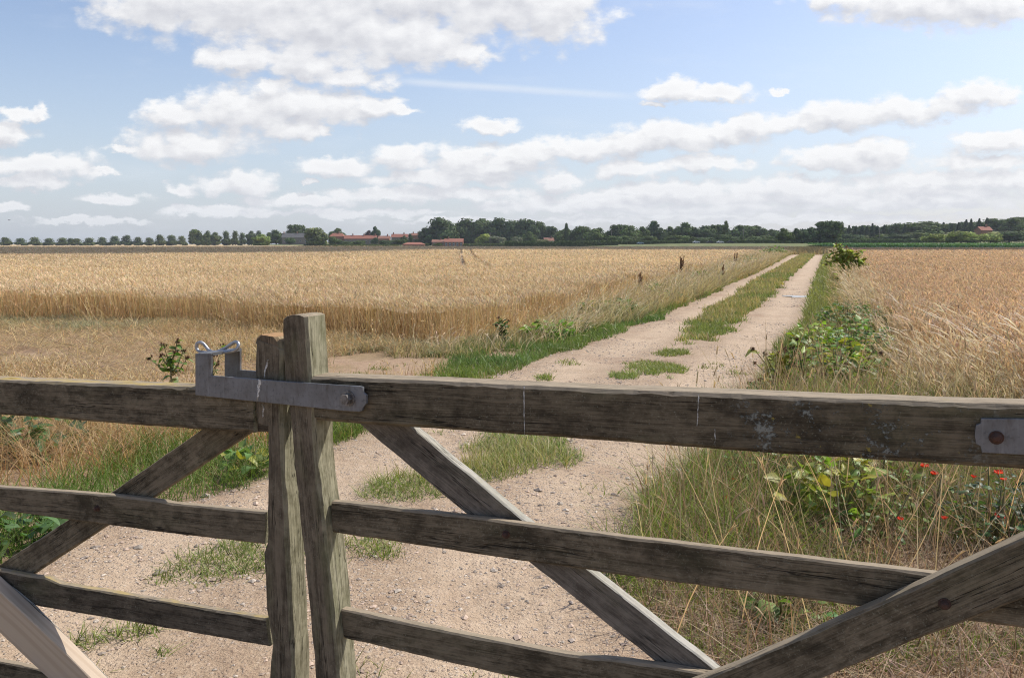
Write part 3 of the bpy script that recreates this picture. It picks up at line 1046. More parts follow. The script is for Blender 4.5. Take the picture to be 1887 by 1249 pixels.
def verge_left(x, y):
    e = (fbm(x, y, 2.2, 3, 75) - .5) * .5
    m = (x < xL(y) + e) & (x > wheatL(y) - .2) & (y > 8.8)
    return m


def verge_right(x, y):
    e = (fbm(x, y, 2.2, 3, 77) - .5) * .4
    return (x > xR(y) + e) & (x < wheatR(y) + .3)


BARE = [(705, 672, 120, 22), (345, 705, 50, 14), (560, 700, 50, 12)]


def bare(x, y):
    m = np.zeros(np.shape(x), bool)
    for px, py, rx, ry in BARE:
        c = G(px, py)
        a = abs(G(px + rx, py)[0] - c[0])
        b_ = abs(G(px, py - ry)[1] - G(px, py + ry)[1]) / 2
        m |= ((x - c[0]) / a) ** 2 + ((y - c[1]) / b_) ** 2 + (fbm(x, y, 2.5, 3, 174) - .5) * 2.2 < 1.0
    return m


def build_green():
    b = MB()
    d = lambda y: 1500 * min(1, 9 / y) ** 1.6
    # centre strip
    p = scatter(lambda y: 2300 * min(1, 11 / y) ** 1.5, 11, 150, strip_mask)
    blades(b, p, np.interp(p[:, 1], [11, 14, 40, 120], [.07, .11, .15, .2]), .004, (0.17, 0.24, 0.055), .55, .4, (.27, .29, .10))
    p = scatter(lambda y: 700 * min(1, 12 / y) ** 1.5, 12, 150, lambda x, y: strip_mask(x, y) & (fbm(x, y, .5, 3, 79) > .46))
    blades(b, p, np.interp(p[:, 1], [12, 14, 40, 120], [.11, .15, .22, .27]), .003, (0.36, 0.32, 0.13), .35, .3, DRY)
    # patches by the gate
    p = scatter(lambda y: 5500, 2.6, 11.5, patches)
    blades(b, p, .065 * (.7 + .9 * fbm(p[:, 0], p[:, 1], 3, 3, 76)), .0048, (0.18, 0.255, 0.06), .9, .6, (.30, .32, .11))
    p = scatter(lambda y: 1500, 4.4, 7.5, lambda x, y: patches(x, y) & (fbm(x, y, 1.5, 3, 78) > .45))
    blades(b, p, .15, .003, (0.32, 0.30, 0.12), .4, .4, (.5, .42, .22))
    # left verge: bright short turf next to the track
    def turf(x, y):
        return verge_left(x, y) & ~bare(x, y) & (xL(y) - x < np.interp(y, [8.8, 9.4, 10.5, 12, 14, 20, 60], [.7, 1.0, 1.5, 1.7, 1.2, .7, .7]) * (.25 + 1.5 * fbm(x, y, 1.0, 3, 81))) & (fbm(x, y, 1.8, 3, 181) > np.interp(y, [9, 14, 20], [.30, .40, .50]))
    p = scatter(lambda y: 2000 * min(1, 9 / y) ** 1.6, 8.8, 110, turf)
    k = sstep(p[:, 1], 12, 34)[:, None]
    cc = np.array([.205, .285, .075]) * (1 - k) + np.array([.31, .31, .125]) * k
    blades(b, p, np.interp(p[:, 1], [9, 20, 60], [.11, .17, .25]) * (.6 + .8 * fbm(p[:, 0], p[:, 1], 2.5, 3, 82)), .004, (1, 1, 1), .6, .5)
    b.C[-1] = b.C[-1] * np.repeat(cc, len(b.C[-1]) // len(p), 0)
    # right verge, near the track
    def rturf(x, y):
        return verge_right(x, y) & (x - xR(y) < np.interp(y, [5, 9, 20, 60], [1.1, 1.4, 1.3, 1.1]) * (.55 + .9 * fbm(x, y, 1.2, 3, 83)))
    p = scatter(d, 4.6, 130, rturf)
    blades(b, p, np.interp(p[:, 1], [5, 20, 60], [.14, .2, .28]), .004, (0.16, 0.215, 0.06), .6, .5, (.30, .30, .11))
    # near bank left of the track, behind the left gate
    def bank(x, y):
        return (x < xL(y) + (fbm(x, y, 2.5, 3, 85) - .5) * .35) & (x > xL(y) - 1.7) & (y < 9) & (fbm(x, y, 1.0, 3, 86) > .36)
    p = scatter(lambda y: 1500, 3.3, 7.4, bank)
    blades(b, p, .26, .0045, (0.12, 0.20, 0.035), .6, .7, GREEN2, 4)
    p = scatter(lambda y: 900, 6.9, 9.2, lambda x, y: (x < xL(y) + .1) & (x > xL(y) - .9) & (fbm(x, y, 1.4, 3, 87) > .55))
    blades(b, p, .1, .004, GREEN, .6, .4, YELG)
    # sparse tufts on the bare soil by the gate
    p = scatter(lambda y: 900, 2.6, 12, lambda x, y: (x > xL(y) - 3) & (x < xR(y)) & (fbm(x, y, 1.9, 4, 89) > .70))
    blades(b, p, .07, .004, GREEN2, .7, .5, YELG)
    # near right scrub: green understorey
    def scrub(x, y):
        return (x > xR(y) + (fbm(x, y, 2.0, 3, 91) - .5) * .5) & (x < 7) & (y < 7.5)
    p = scatter(lambda y: 2600, 2.7, 7.4, lambda x, y: scrub(x, y) & (fbm(x, y, .9, 3, 93) > np.interp(y, [3, 3.7, 4.4], [.52, .36, .15]) - .12 * (x - xR(y) < .7)))
    blades(b, p, np.interp(p[:, 1], [3, 3.8, 5.5, 7], [.10, .22, .34, .34]), .0045, (0.15, 0.225, 0.04), .55, .7, (0.30, .34, .09), 4)
    tag(link('green_grass', b.mesh('green_grass', M['grass'])), 'short green grass along the verges and between the ruts', 'grass', kind='stuff')


def seedheads(b, tipP, tipD, L, w, col):
    N = len(tipP)
    d = tipD / (np.linalg.norm(tipD, axis=1, keepdims=True) + 1e-9)
    for k in range(2):
        b.ribbons(tipP - d * (L * .55)[:, None], d, L, w, np.array([0, 0, -.35]) + R.normal(0, .12, (N, 3)), cvar(N, col, .15, .04), 3, .1)


def build_dry():
    b = MB()
    # left verge: straw-coloured tall grass between turf and wheat
    p = scatter(lambda y: 520 * min(1, 12 / y) ** 1.4, 10.6, 150, lambda x, y: verge_left(x, y) & (xL(y) - x > np.interp(y, [11, 15, 22], [1.0, .35, .05]) * (.5 + fbm(x, y, 1.1, 3, 101))))
    blades(b, p, np.interp(p[:, 1], [11, 15, 22, 60, 140], [.18, .32, .48, .62, .7]), .004, (0.28, 0.265, 0.095), .45, .5, (.56, .46, .25), 4, wind=(.16, 0, 0))
    # pale stems standing and lodged above it, in bunches
    p = scatter(lambda y: 110 * min(1, 14 / y) ** 1.3, 11, 130, lambda x, y: verge_left(x, y) & (xL(y) - x > .5) & (fbm(x, y, .9, 3, 102) > .52))
    r = blades(b, p, np.interp(p[:, 1], [11, 16, 30, 100], [.45, .6, .75, .85]), .004, (.55, .44, .24), .4, .4, (.78, .68, .48), 5, wind=(.3, 0, -.1))
    seedheads(b, r[0], r[1], R.uniform(.08, .16, len(p)), np.maximum(.010, .9 * pxw(p[:, 1])), (.72, .60, .40))
    # beyond the end of the track
    p = scatter(lambda y: 4, 112, 260, lambda x, y: (x > xL(y) - 8) & (x < xR(y) + 4) & ~in_wheat_right(x, y) & ~in_wheat_left(x, y))
    blades(b, p, .8, .01, (0.36, 0.29, 0.13), .4, .3, DRY, 3)
    # right verge: tall pale plumes leaning
    def plume(x, y):
        return (x > xR(y) + np.interp(y, [6, 12, 30], [1.5, .95, .8])) & (x < wheatR(y) + .45) & (fbm(x, y, .75, 3, 103) > np.interp(y, [7, 11, 16, 30], [.48, .54, .52, .50])) & (x > xR(y) + np.interp(y, [8, 12, 16], [1.5, 1.35, 1.0]))
    p = scatter(lambda y: 230 * min(1, 10 / y) ** 1.3, 6.2, 140, plume)
    r = blades(b, p, np.interp(p[:, 1], [6, 12, 40, 100], [.50, .70, .85, .9]), .0036, (0.44, 0.35, 0.18), .26, .25, (.64, .54, .35), 5, wind=(-.26, 0, -.08))
    seedheads(b, r[0], r[1], R.uniform(.14, .24, len(p)), np.maximum(.011, .75 * pxw(p[:, 1])), (0.68, 0.58, 0.40))
    p = scatter(lambda y: 420 * min(1, 10 / y) ** 1.3, 6.0, 120, lambda x, y: verge_right(x, y) & (x > xR(y) + .55) & (fbm(x, y, .8, 3, 105) > .42))
    blades(b, p, .33, .004, (0.34, 0.29, 0.12), .5, .5, DRY, 4, wind=(-.12, 0, 0))
    # lone tall stems over the right-hand crop edge, in loose sprays
    def tall(x, y):
        return (x > wheatR(y) - .5) & (x < wheatR(y) + 2.4) & (y < 10) & (fbm(x, y, .9, 2, 106) > .52)
    p = scatter(lambda y: 42, 5.8, 10, tall)
    r = blades(b, p, .86, .004, (0.55, 0.44, 0.26), .14, .15, (.80, .71, .54), 6, wind=(-.48, 0, -.12))
    seedheads(b, r[0], r[1], R.uniform(.2, .34, len(p)), .014, (0.84, 0.75, 0.60))
    # straw litter and stubble in front of the wheat
    def litter(x, y):
        return (y < frontY(x) + .15) & (y > 6.0) & (x < xL(y) - .15) & (x < wheatL(y) + .5) & ~bare(x, y) & (fbm(x, y, .75, 4, 107) > np.interp(x, [-4, -2.2, -1.4, 0], [.38, .42, .52, .62]))
    p = scatter(lambda y: 800, 6.0, 16, litter)
    N = len(p)
    a = R.uniform(0, 6.28, N)
    el = np.abs(R.normal(0, .35, N))
    v = np.stack([np.cos(a) * np.cos(el), np.sin(a) * np.cos(el), np.sin(el)], 1)
    b.ribbons(z3(p, .02) + np.array([0, 0, 1]) * R.uniform(0, .07, (N, 1)), v, R.uniform(.08, .32, N), np.maximum(.005, .5 * pxw(p[:, 1])), np.array([0, 0, -.2]) * np.ones((N, 1)), cvar(N, (.50, .38, .205), .42), 2, .6)
    p = scatter(lambda y: 420, 6.0, 16, lambda x, y: (y < frontY(x) + .2) & (x < xL(y) - .4) & (x < 0) & ~bare(x, y) & (fbm(x, y, .55, 3, 109) > np.interp(x, [-4, -2, -1, 0], [.45, .52, .60, .75])))
    r = blades(b, p, .21, .0045, DRY, .4, .4, DRY2, 3)
    seedheads(b, r[0], r[1], R.uniform(.05, .08, len(p)), .011, (.6, .46, .25))
    # grey-green couch growing through it and along the foot of the wheat
    p = scatter(lambda y: 700, 6.5, 16.5, lambda x, y: (y < frontY(x) + .5) & (x < wheatL(y) + .3) & ~bare(x, y) & (fbm(x, y, .55, 3, 111) + .22 * np.exp(-((y - frontY(x)) / .8) ** 2) > .60))
    blades(b, p, .16, .006, (0.25, 0.26, 0.13), .45, .5, (.46, .43, .26), 3)
    # tan tussock left
    def tus(x, y):
        return (x < xL(y) - .55) & (x > xL(y) - 3) & (y > 4.4) & (y < 7.6) & (fbm(x, y, .9, 3, 113) > .44)
    p = scatter(lambda y: 750, 4.4, 7.6, tus)
    blades(b, p, .42, .004, (.42, .29, .13), .55, .8, (.60, .44, .24), 4)
    p = scatter(lambda y: 300, 3.2, 6.2, lambda x, y: (x < xL(y) - .1) & (x > xL(y) - 2.5) & (fbm(x, y, 1.2, 3, 115) > .5))
    blades(b, p, .18, .004, DRY, .9, .6, DRY2, 3)
    tag(link('dry_grass', b.mesh('dry_grass', M['straw'])), 'bleached dry grass and straw beside the crops', 'grass', kind='stuff')


def build_scrub():
    """tangle of dead stems on the bank behind the right gate"""
    b = MB()

    def scrub(x, y):
        return (x > xR(y) + .1 + (fbm(x, y, 2.0, 3, 91) - .5) * .5) & (x < 8) & (y < 7.6)
    p = scatter(lambda y: 620, 2.4, 7.4, scrub)
    N = len(p)
    v, hd = randvec(N, .75)
    h = R.uniform(.18, .5, N) * np.interp(p[:, 1], [2.4, 3.6, 4.6, 6], [.55, .7, 1.05, 1.25])
    b.ribbons(z3(p), v, h, .0038, hd * R.uniform(-.4, .5, (N, 1)) + R.normal(0, .15, (N, 3)), cvar(N, (.25, .165, .095), .3, .06), 4, .4, colortip=cvar(N, (.40, .28, .17), .3, .05))
    # bleached stalks, long and slanting
    p = scatter(lambda y: 48, 2.8, 6.8, scrub)
    N = len(p)
    v, hd = randvec(N, .5)
    r = b.ribbons(z3(p), v, R.uniform(.45, .95, N), .0042, hd * R.uniform(-.1, .25, (N, 1)), cvar(N, (.60, .47, .27), .2), 5, .35)
    seedheads(b, r[0], r[1], R.uniform(.06, .13, N), .008, (.50, .38, .23))
    # flattened litter
    p = scatter(lambda y: 1900, 2.2, 4.8, lambda x, y: scrub(x, y) & (fbm(x, y, 1.2, 3, 119) > .28))
    N = len(p)
    a = R.uniform(0, 6.28, N)
    el = np.abs(R.normal(0, .22, N))
    v = np.stack([np.cos(a) * np.cos(el), np.sin(a) * np.cos(el), np.sin(el)], 1)
    b.ribbons(z3(p) + np.array([0, 0, 1]) * R.uniform(.005, .06, (N, 1)), v, R.uniform(.06, .3, N), .0036, R.normal(0, .25, (N, 3)) * np.array([1, 1, .3]), cvar(N, (.36, .265, .17), .42), 3, .5)
    # twiggy branchlets
    p = scatter(lambda y: 420, 3.4, 6.2, lambda x, y: scrub(x, y) & (fbm(x, y, .8, 3, 121) > .42))
    N = len(p)
    v, hd = randvec(N, 1.0)
    b.ribbons(z3(p) + np.array([0, 0, 1]) * R.uniform(.08, .36, (N, 1)), v, R.uniform(.05, .16, N), .003, hd * .3, cvar(N, (.30, .20, .12), .3), 2, .5)
    tag(link('dead_stems', b.mesh('dead_stems', M['straw'])), 'tangle of brown dead stems on the bank behind the right gate', 'undergrowth', kind='stuff')


def build_gravel():
    b = MB()

    def on(x, y):
        return (x > xL(y) - .1) & (x < xR(y) + .1) & (fbm(x, y, 1.3, 3, 131) > .50)
    p = scatter(lambda y: 1300 * min(1, (5 / y) ** 1.5), 2.4, 30, on)
    p2 = scatter(lambda y: 300, 2.4, 9, lambda x, y: (x > xL(y) - .3) & (x < xR(y) + .4) & (fbm(x, y, .8, 3, 133) > .42))
    p = np.concatenate([p, p2])
    N = len(p)
    oct_v = np.array([[1, 0, 0], [-1, 0, 0], [0, 1, 0], [0, -1, 0], [0, 0, 1], [0, 0, -1], [.62, .62, .3], [-.62, .62, .35], [-.62, -.62, .3], [.62, -.62, .35]], float)
    tris = np.array([[0, 6, 4], [6, 2, 4], [2, 7, 4], [7, 1, 4], [1, 8, 4], [8, 3, 4], [3, 9, 4], [9, 0, 4], [0, 5, 6], [6, 5, 2], [2, 5, 7], [7, 5, 1], [1, 5, 8], [8, 5, 3], [3, 5, 9], [9, 5, 0]])
    s = np.exp(R.normal(-5.65, .55, N)) * np.interp(p[:, 1], [3, 10, 30], [1, 1.35, 2.2])
    s = np.clip(s, .002, .028)
    V = oct_v[None] * s[:, None, None] * R.uniform(.65, 1.25, (N, 10, 1))
    V = V * np.array([1, 1, .62])
    a = R.uniform(0, 6.28, N)
    c_, s_ = np.cos(a)[:, None], np.sin(a)[:, None]
    x, y = V[..., 0] * 1.25, V[..., 1]
    V[..., 0], V[..., 1] = x * c_ - y * s_, x * s_ + y * c_
    V[..., 0] += p[:, 0:1]
    V[..., 1] += p[:, 1:2]
    V[..., 2] += trackz(p[:, 0], p[:, 1])[0][:, None] + s[:, None] * .1
    col = np.where(R.random((N, 1)) < .45, np.array([[.50, .38, .29]]), np.where(R.random((N, 1)) < .5, np.array([[.40, .33, .27]]), np.array([[.55, .47, .38]])))
    col = col * R.uniform(.6, 1.2, (N, 1))
    t = (np.arange(N) * 10)[:, None, None] + tris[None]
    b.add(V.reshape(-1, 3), None, t.reshape(-1, 3), np.repeat(col, 10, 0))
    tag(link('gravel', b.mesh('gravel', M['stone'])), 'loose pebbles and grit strewn over the track', 'gravel', kind='stuff')


build_green()
build_dry()
build_scrub()
build_gravel()

# ------------------------------------------------------------------ the gates
GD = np.array([0.9152, -0.4030, 0.0])        # along the gates, left to right
GN = np.array([0.4030, 0.9152, 0.0])         # away from the camera
GO = np.array([0.0, 1.8, 0.0])
GS = 0.9                                     # depths below are for a gate 2 m off


def onplane(px, py, off=0.0):
    d = ray(px, py)
    c = np.array([0, 0, CAM_H])
    p0 = GO + GN * (off * GS)
    t = ((p0 - c) @ GN) / (d @ GN)
    p = c + d * t
    return np.array([(p - p0) @ GD, p[2]])   # along the gate, height


def pl(a, z, off):
    return GO + GN * (off * GS) + GD * a + np.array([0, 0, z])


def timber(name, parent, stations, o0, o1, mat, label=None, ref=None, r=.004, wob=.0015, step=.02, grow=(0, 0), seed=0, along=None):
    """a sawn timber: paired edge points of its front face, lofted back from o0 to o1"""
    ref = o0 if ref is None else ref
    st = np.array([np.concatenate([onplane(a, b_, ref), onplane(c, d, ref)]) for a, b_, c, d in stations])
    if grow[0]:
        e = st[0] - st[1]
        st = np.vstack([st[0] + e / np.linalg.norm(e[:2]) * grow[0], st])
    if grow[1]:
        e = st[-1] - st[-2]
        st = np.vstack([st, st[-1] + e / np.linalg.norm(e[:2]) * grow[1]])
    out = []
    for s0, s1 in zip(st[:-1], st[1:]):
        k = max(1, int(np.linalg.norm((s1 - s0)[:2] + (s1 - s0)[2:]) / 2 / step))
        for i in range(k):
            out.append(s0 + (s1 - s0) * i / k)
    out.append(st[-1])
    st = np.array(out)
    n = len(st)
    ii = np.arange(n)
    if wob:
        for k in range(4):
            st[:, k] += (fbm(ii * .28, ii * 0 + k * 9 + seed * 3.1, 1.0, 3, seed) - .5) * 2 * wob
    T, B = st[:, :2], st[:, 2:]
    u = (T - B)
    u = u / (np.linalg.norm(u, axis=1, keepdims=True) + 1e-9)
    rings = []
    rr = np.random.default_rng(seed + 50)
    chip = .75 + 1.5 * fbm(ii * .55, ii * 0 + seed * 1.7, 1.0, 3, seed + 7)[:, None] * np.ones((1, 4)) * rr.uniform(.7, 1.3, (n, 4)) if wob else np.ones((n, 4))
    for i in range(n):
        t, b_ = T[i], B[i]
        q1, q2 = u[i] * r * chip[i, 0], u[i] * r * chip[i, 1]
        d1, d2, d3, d4 = r * chip[i]
        ring = [(*(b_ + q2), o0), (*(t - q1), o0), (*t, o0 + d1), (*t, o1 - d2), (*(t - q1), o1), (*(b_ + q2), o1), (*b_, o1 - d3), (*b_, o0 + d4)]
        rings.append([pl(*w) for w in ring])
    V = np.array(rings)
    # local frame: X along the timber
    mid = (T + B) / 2
    dd = mid[-1] - mid[0]
    dd = dd / np.linalg.norm(dd)
    X = GD * dd[0] + np.array([0, 0, dd[1]])
    if X[0] < 0 and abs(X[2]) < .9:
        X = -X
    Yv = GN
    Zv = np.cross(X, Yv)
    org = pl(*mid[0], o0)
    Rm = np.stack([X, Yv, Zv], 1)
    L = (V.reshape(-1, 3) - org) @ Rm
    q = []
    for i in range(n - 1):
        for k in range(8):
            k2 = (k + 1) % 8
            q.append([i * 8 + k, i * 8 + k2, (i + 1) * 8 + k2, (i + 1) * 8 + k])
    t = []
    for i0, rev in ((0, False), ((n - 1) * 8, True)):
        for k in range(1, 7):
            t.append([i0, i0 + k + 1, i0 + k] if rev else [i0, i0 + k, i0 + k + 1])
    b = MB()
    b.add(L, q, t)
    me = b.mesh(name, mat)
    mw = Matrix(((X[0], Yv[0], Zv[0], org[0]), (X[1], Yv[1], Zv[1], org[1]), (X[2], Yv[2], Zv[2], org[2]), (0, 0, 0, 1)))
    base = root_loc(parent)
    if parent.type != 'EMPTY':
        mb = parent.matrix_basis.inverted() @ Matrix.Translation(-base) @ mw
    else:
        mb = Matrix.Translation(-base) @ mw
    o = link(name, me, parent, matrix=mb)
    if label:
        o['label'] = label
    import bmesh
    bm = bmesh.new()
    bm.from_mesh(me)
    bmesh.ops.recalc_face_normals(bm, faces=bm.faces)
    bm.to_mesh(me)
    bm.free()
    return o


def root_loc(o):
    while o.parent:
        o = o.parent
    return o.location.copy()


def part_world(name, b, mat, parent, smooth=False, label=None):
    """a part whose mesh is given in world coordinates"""
    base = root_loc(parent)
    mb = Matrix.Translation(-base)
    if parent.parent is not None:
        mb = parent.matrix_basis.inverted() @ mb
    o = link(name, b.mesh(name, mat, smooth), parent, matrix=mb)
    if label:
        o['label'] = label
    return o


def bolt(parent, px, py, off, rad_, mat, hexa=False, length=.014):
    rad_ = rad_ * GS
    a, z = onplane(px, py, off)
    b = MB()
    if hexa:
        b.tube([pl(a, z, off - .003), pl(a, z, off)], [rad_ * 1.45] * 2, ns=16)
        b.tube([pl(a, z, off - .003 - length), pl(a, z, off - .002)], [rad_] * 2, ns=6)
    else:
        prof = [(0, .45), (.25, .8), (.6, 1.0), (1, 1.0)]
        b.tube([pl(a, z, off - length * (1 - k)) for k, _ in prof], [rad_ * q for _, q in prof], ns=12)
        b.tube([pl(a, z, off - .002), pl(a, z, off + .001)], [rad_ * 1.3] * 2, ns=14)
    return part_world('bolt', b, mat, parent)


def splat(parent, pts, off, w, seed=0):
    """thin dried dropping running down a face"""
    rr = np.random.default_rng(seed)
    w = w * GS
    P = np.array([onplane(x, y, off) for x, y in pts])
    t = np.linspace(0, 1, 26)
    s = np.linspace(0, 1, len(P))
    a = np.interp(t, s, P[:, 0]) + np.convolve(rr.normal(0, w * .3, 32), np.ones(7) / 7, 'valid')
    z = np.interp(t, s, P[:, 1])
    ww = w * (.35 + .65 * rr.random(26)) * (1 - .5 * t)
    V = []
    for i in range(26):
        V += [pl(a[i] - ww[i] / 2, z[i], off), pl(a[i], z[i], off - .002), pl(a[i] + ww[i] / 2, z[i], off)]
    q = []
    for i in range(25):
        for j in range(2):
            k = i * 3 + j
            q.append([k, k + 1, k + 4, k + 3])
    b = MB()
    b.add(V, q)
    return part_world('bird_dropping', b, M['white'], parent)


def build_right_gate():
    a0 = onplane(590, 1249, 0)
    base = pl(a0[0], 0, .04)
    g = empty('field_gate', tuple(base), 'weathered five-bar timber gate leaf on the right carrying the steel latch', 'gate', 'pair of timber gate leaves across the track')
    stile = timber('slam_stile', g, [(549, 580, 535, 581), (558, 581, 525, 583.5), (565, 584, 519, 589), (566, 605, 519, 607), (571.6, 691, 523.5, 699), (578, 752, 532, 759), (584, 860, 541, 860), (588, 891, 544, 891),
                                       (599, 985, 556, 1000), (613, 1119, 568.5, 1112), (624, 1249, 580, 1249)], 0, .092, M['wood_stile'], grow=(0, .30), r=.005, seed=1)
    rail = timber('top_rail', g, [(573, 694, 580.5, 774), (673, 697, 673, 782), (765, 701, 765, 788), (962, 710.5, 969, 802), (1258, 723, 1260, 824), (1559, 736, 1579, 845.5), (1811, 744, 1811, 860), (1887, 746.5, 1887, 864)],
                  .004, .088, M['wood_rail'], grow=(0, 1.35), r=.005, seed=2, wob=.0014)
    timber('middle_rail', g, [(611, 924, 613, 981), (640, 926.5, 640, 985), (919, 959, 919, 1027), (1146, 989, 1146, 1059.5), (1480, 1028.5, 1480, 1104), (1723, 1058, 1723, 1136), (1887, 1078, 1887, 1158)], .035, .063, M['wood'], grow=(0, 1.35), r=.003, seed=3)
    timber('lower_rail', g, [(628.5, 1122, 634.7, 1176), (860, 1171, 860, 1228.6), (1044, 1205.6, 1044, 1268), (1213, 1226, 1213, 1300), (1350, 1250, 1350, 1327)], .035, .063, M['wood'], grow=(0, 1.9), r=.003, seed=4)
    timber('bottom_rail', g, [(640, 1330, 645, 1386), (860, 1385, 860, 1446), (1350, 1500, 1350, 1580)], .035, .063, M['wood'], grow=(0, 1.9), r=.003, seed=14)
    timber('brace', g, [(745, 778, 650, 772), (760, 789, 663, 782), (968.6, 960.6, 860, 949), (1087, 1052, 973, 1035), (1323, 1236, 1213, 1223.6)], .064, .099, M['wood_grey'], grow=(0, .55), r=.003, seed=5, wob=.0025)
    timber('brace', g, [(1300, 1249, 1330, 1330), (1360, 1226, 1519, 1249), (1444, 1189, 1560, 1231), (1639, 1104, 1681, 1182), (1745, 1054, 1787.5, 1143), (1887, 991, 1887, 1102)], -.004, .033, M['wood'], grow=(.5, 1.15), r=.003, seed=6)
    timber('hanging_stile', g, [(2395, 660, 2300, 660), (2395, 900, 2300, 900), (2395, 1500, 2300, 1500)], 0, .092, M['wood'], grow=(0, .1), seed=8)
    # hinge strap
    hs = timber('hinge_strap', g, [(1797, 793, 1797, 806), (1799, 783, 1799, 818), (1807, 780, 1807, 822), (1808, 771, 1810, 834), (1887, 771.5, 1887, 838)], -.003, .0045, M['zinc'], grow=(0, 1.2), r=.001, wob=0)
    bolt(hs, 1836, 806, -.003, .0105, M['rust'])
    bolt(g, 932.5, 984, .0345, .0085, M['rust'])
    bolt(g, 1740.5, 1112, -.0045, .0095, M['rust'])
    # throw-over latch
    la = timber('throw_over_latch', g, [(360, 654, 360, 728), (388.7, 653, 388.7, 731)], -.014, -.006, M['zinc'], r=.0012, wob=0, label='galvanised throw-over latch loop spanning both gate leaves')
    timber('front_bar', la, [(388.7, 692, 388.7, 731), (529.5, 703, 529.5, 746), (634.6, 710, 634.6, 757), (661, 711.5, 661, 758.5), (668, 713, 667, 757), (669, 723, 668.5, 751), (675, 728, 675, 743)], -.014, -.006, M['zinc'], r=.0012, wob=0)
    timber('top_plate', la, [(360, 651.5, 360, 657), (388.7, 650.5, 388.7, 656)], -.014, .115, M['zinc'], ref=-.014, r=.0012, wob=0)
    timber('rear_bar', la, [(360, 654, 360, 728), (388.5, 653, 388.5, 730), (388.7, 692, 388.7, 731), (529.5, 703, 529.5, 746), (668, 713, 667, 757)], .107, .1148, M['zinc'], ref=-.014, r=.0012, wob=0)
    bolt(la, 642, 734, -.014, .0150, M['bolt'], True, .017)
    # bent-rod handle on top of the latch
    hp = [(417, 646), (400, 649), (383, 649.5), (368, 648), (362.5, 642), (363, 634), (368.5, 631), (375, 633.5), (383, 643), (390, 648), (402, 647.5), (416, 641), (428, 633), (435.5, 630), (439.5, 634), (438, 641), (432, 645.5), (420, 648), (404, 650), (391, 650.5)]
    zz = [.044, .046, .048, .05, .05, .05, .052, .056, .058, .058, .056, .054, .052, .05, .048, .044, .042, .040, .038, .036]
    pts = []
    P = np.array([pl(*onplane(x, y, o), o) for (x, y), o in zip(hp, zz)])
    tt = np.linspace(0, len(P) - 1, 110)
    # smooth (Catmull-Rom) through the bends
    for t in tt:
        i = min(int(t), len(P) - 2)
        f = t - i
        p0, p1, p2, p3 = P[max(i - 1, 0)], P[i], P[i + 1], P[min(i + 2, len(P) - 1)]
        pts.append(.5 * ((2 * p1) + (-p0 + p2) * f + (2 * p0 - 5 * p1 + 4 * p2 - p3) * f ** 2 + (-p0 + 3 * p1 - 3 * p2 + p3) * f ** 3))
    b = MB()
    b.tube(pts, .0047, ns=10)
    part_world('handle', b, M['wire'], la, True)
    # droppings
    splat(la, [(480, 699), (477, 712), (473, 738)], -.0145, .016, 3)
    splat(rail, [(966, 712), (965.5, 740), (966, 770), (967, 800)], .0035, .0042, 4)
    splat(rail, [(1287, 726), (1287, 750), (1285, 785)], .0035, .0048, 5)
    splat(rail, [(1317, 790), (1318, 822)], .0035, .0035, 6)


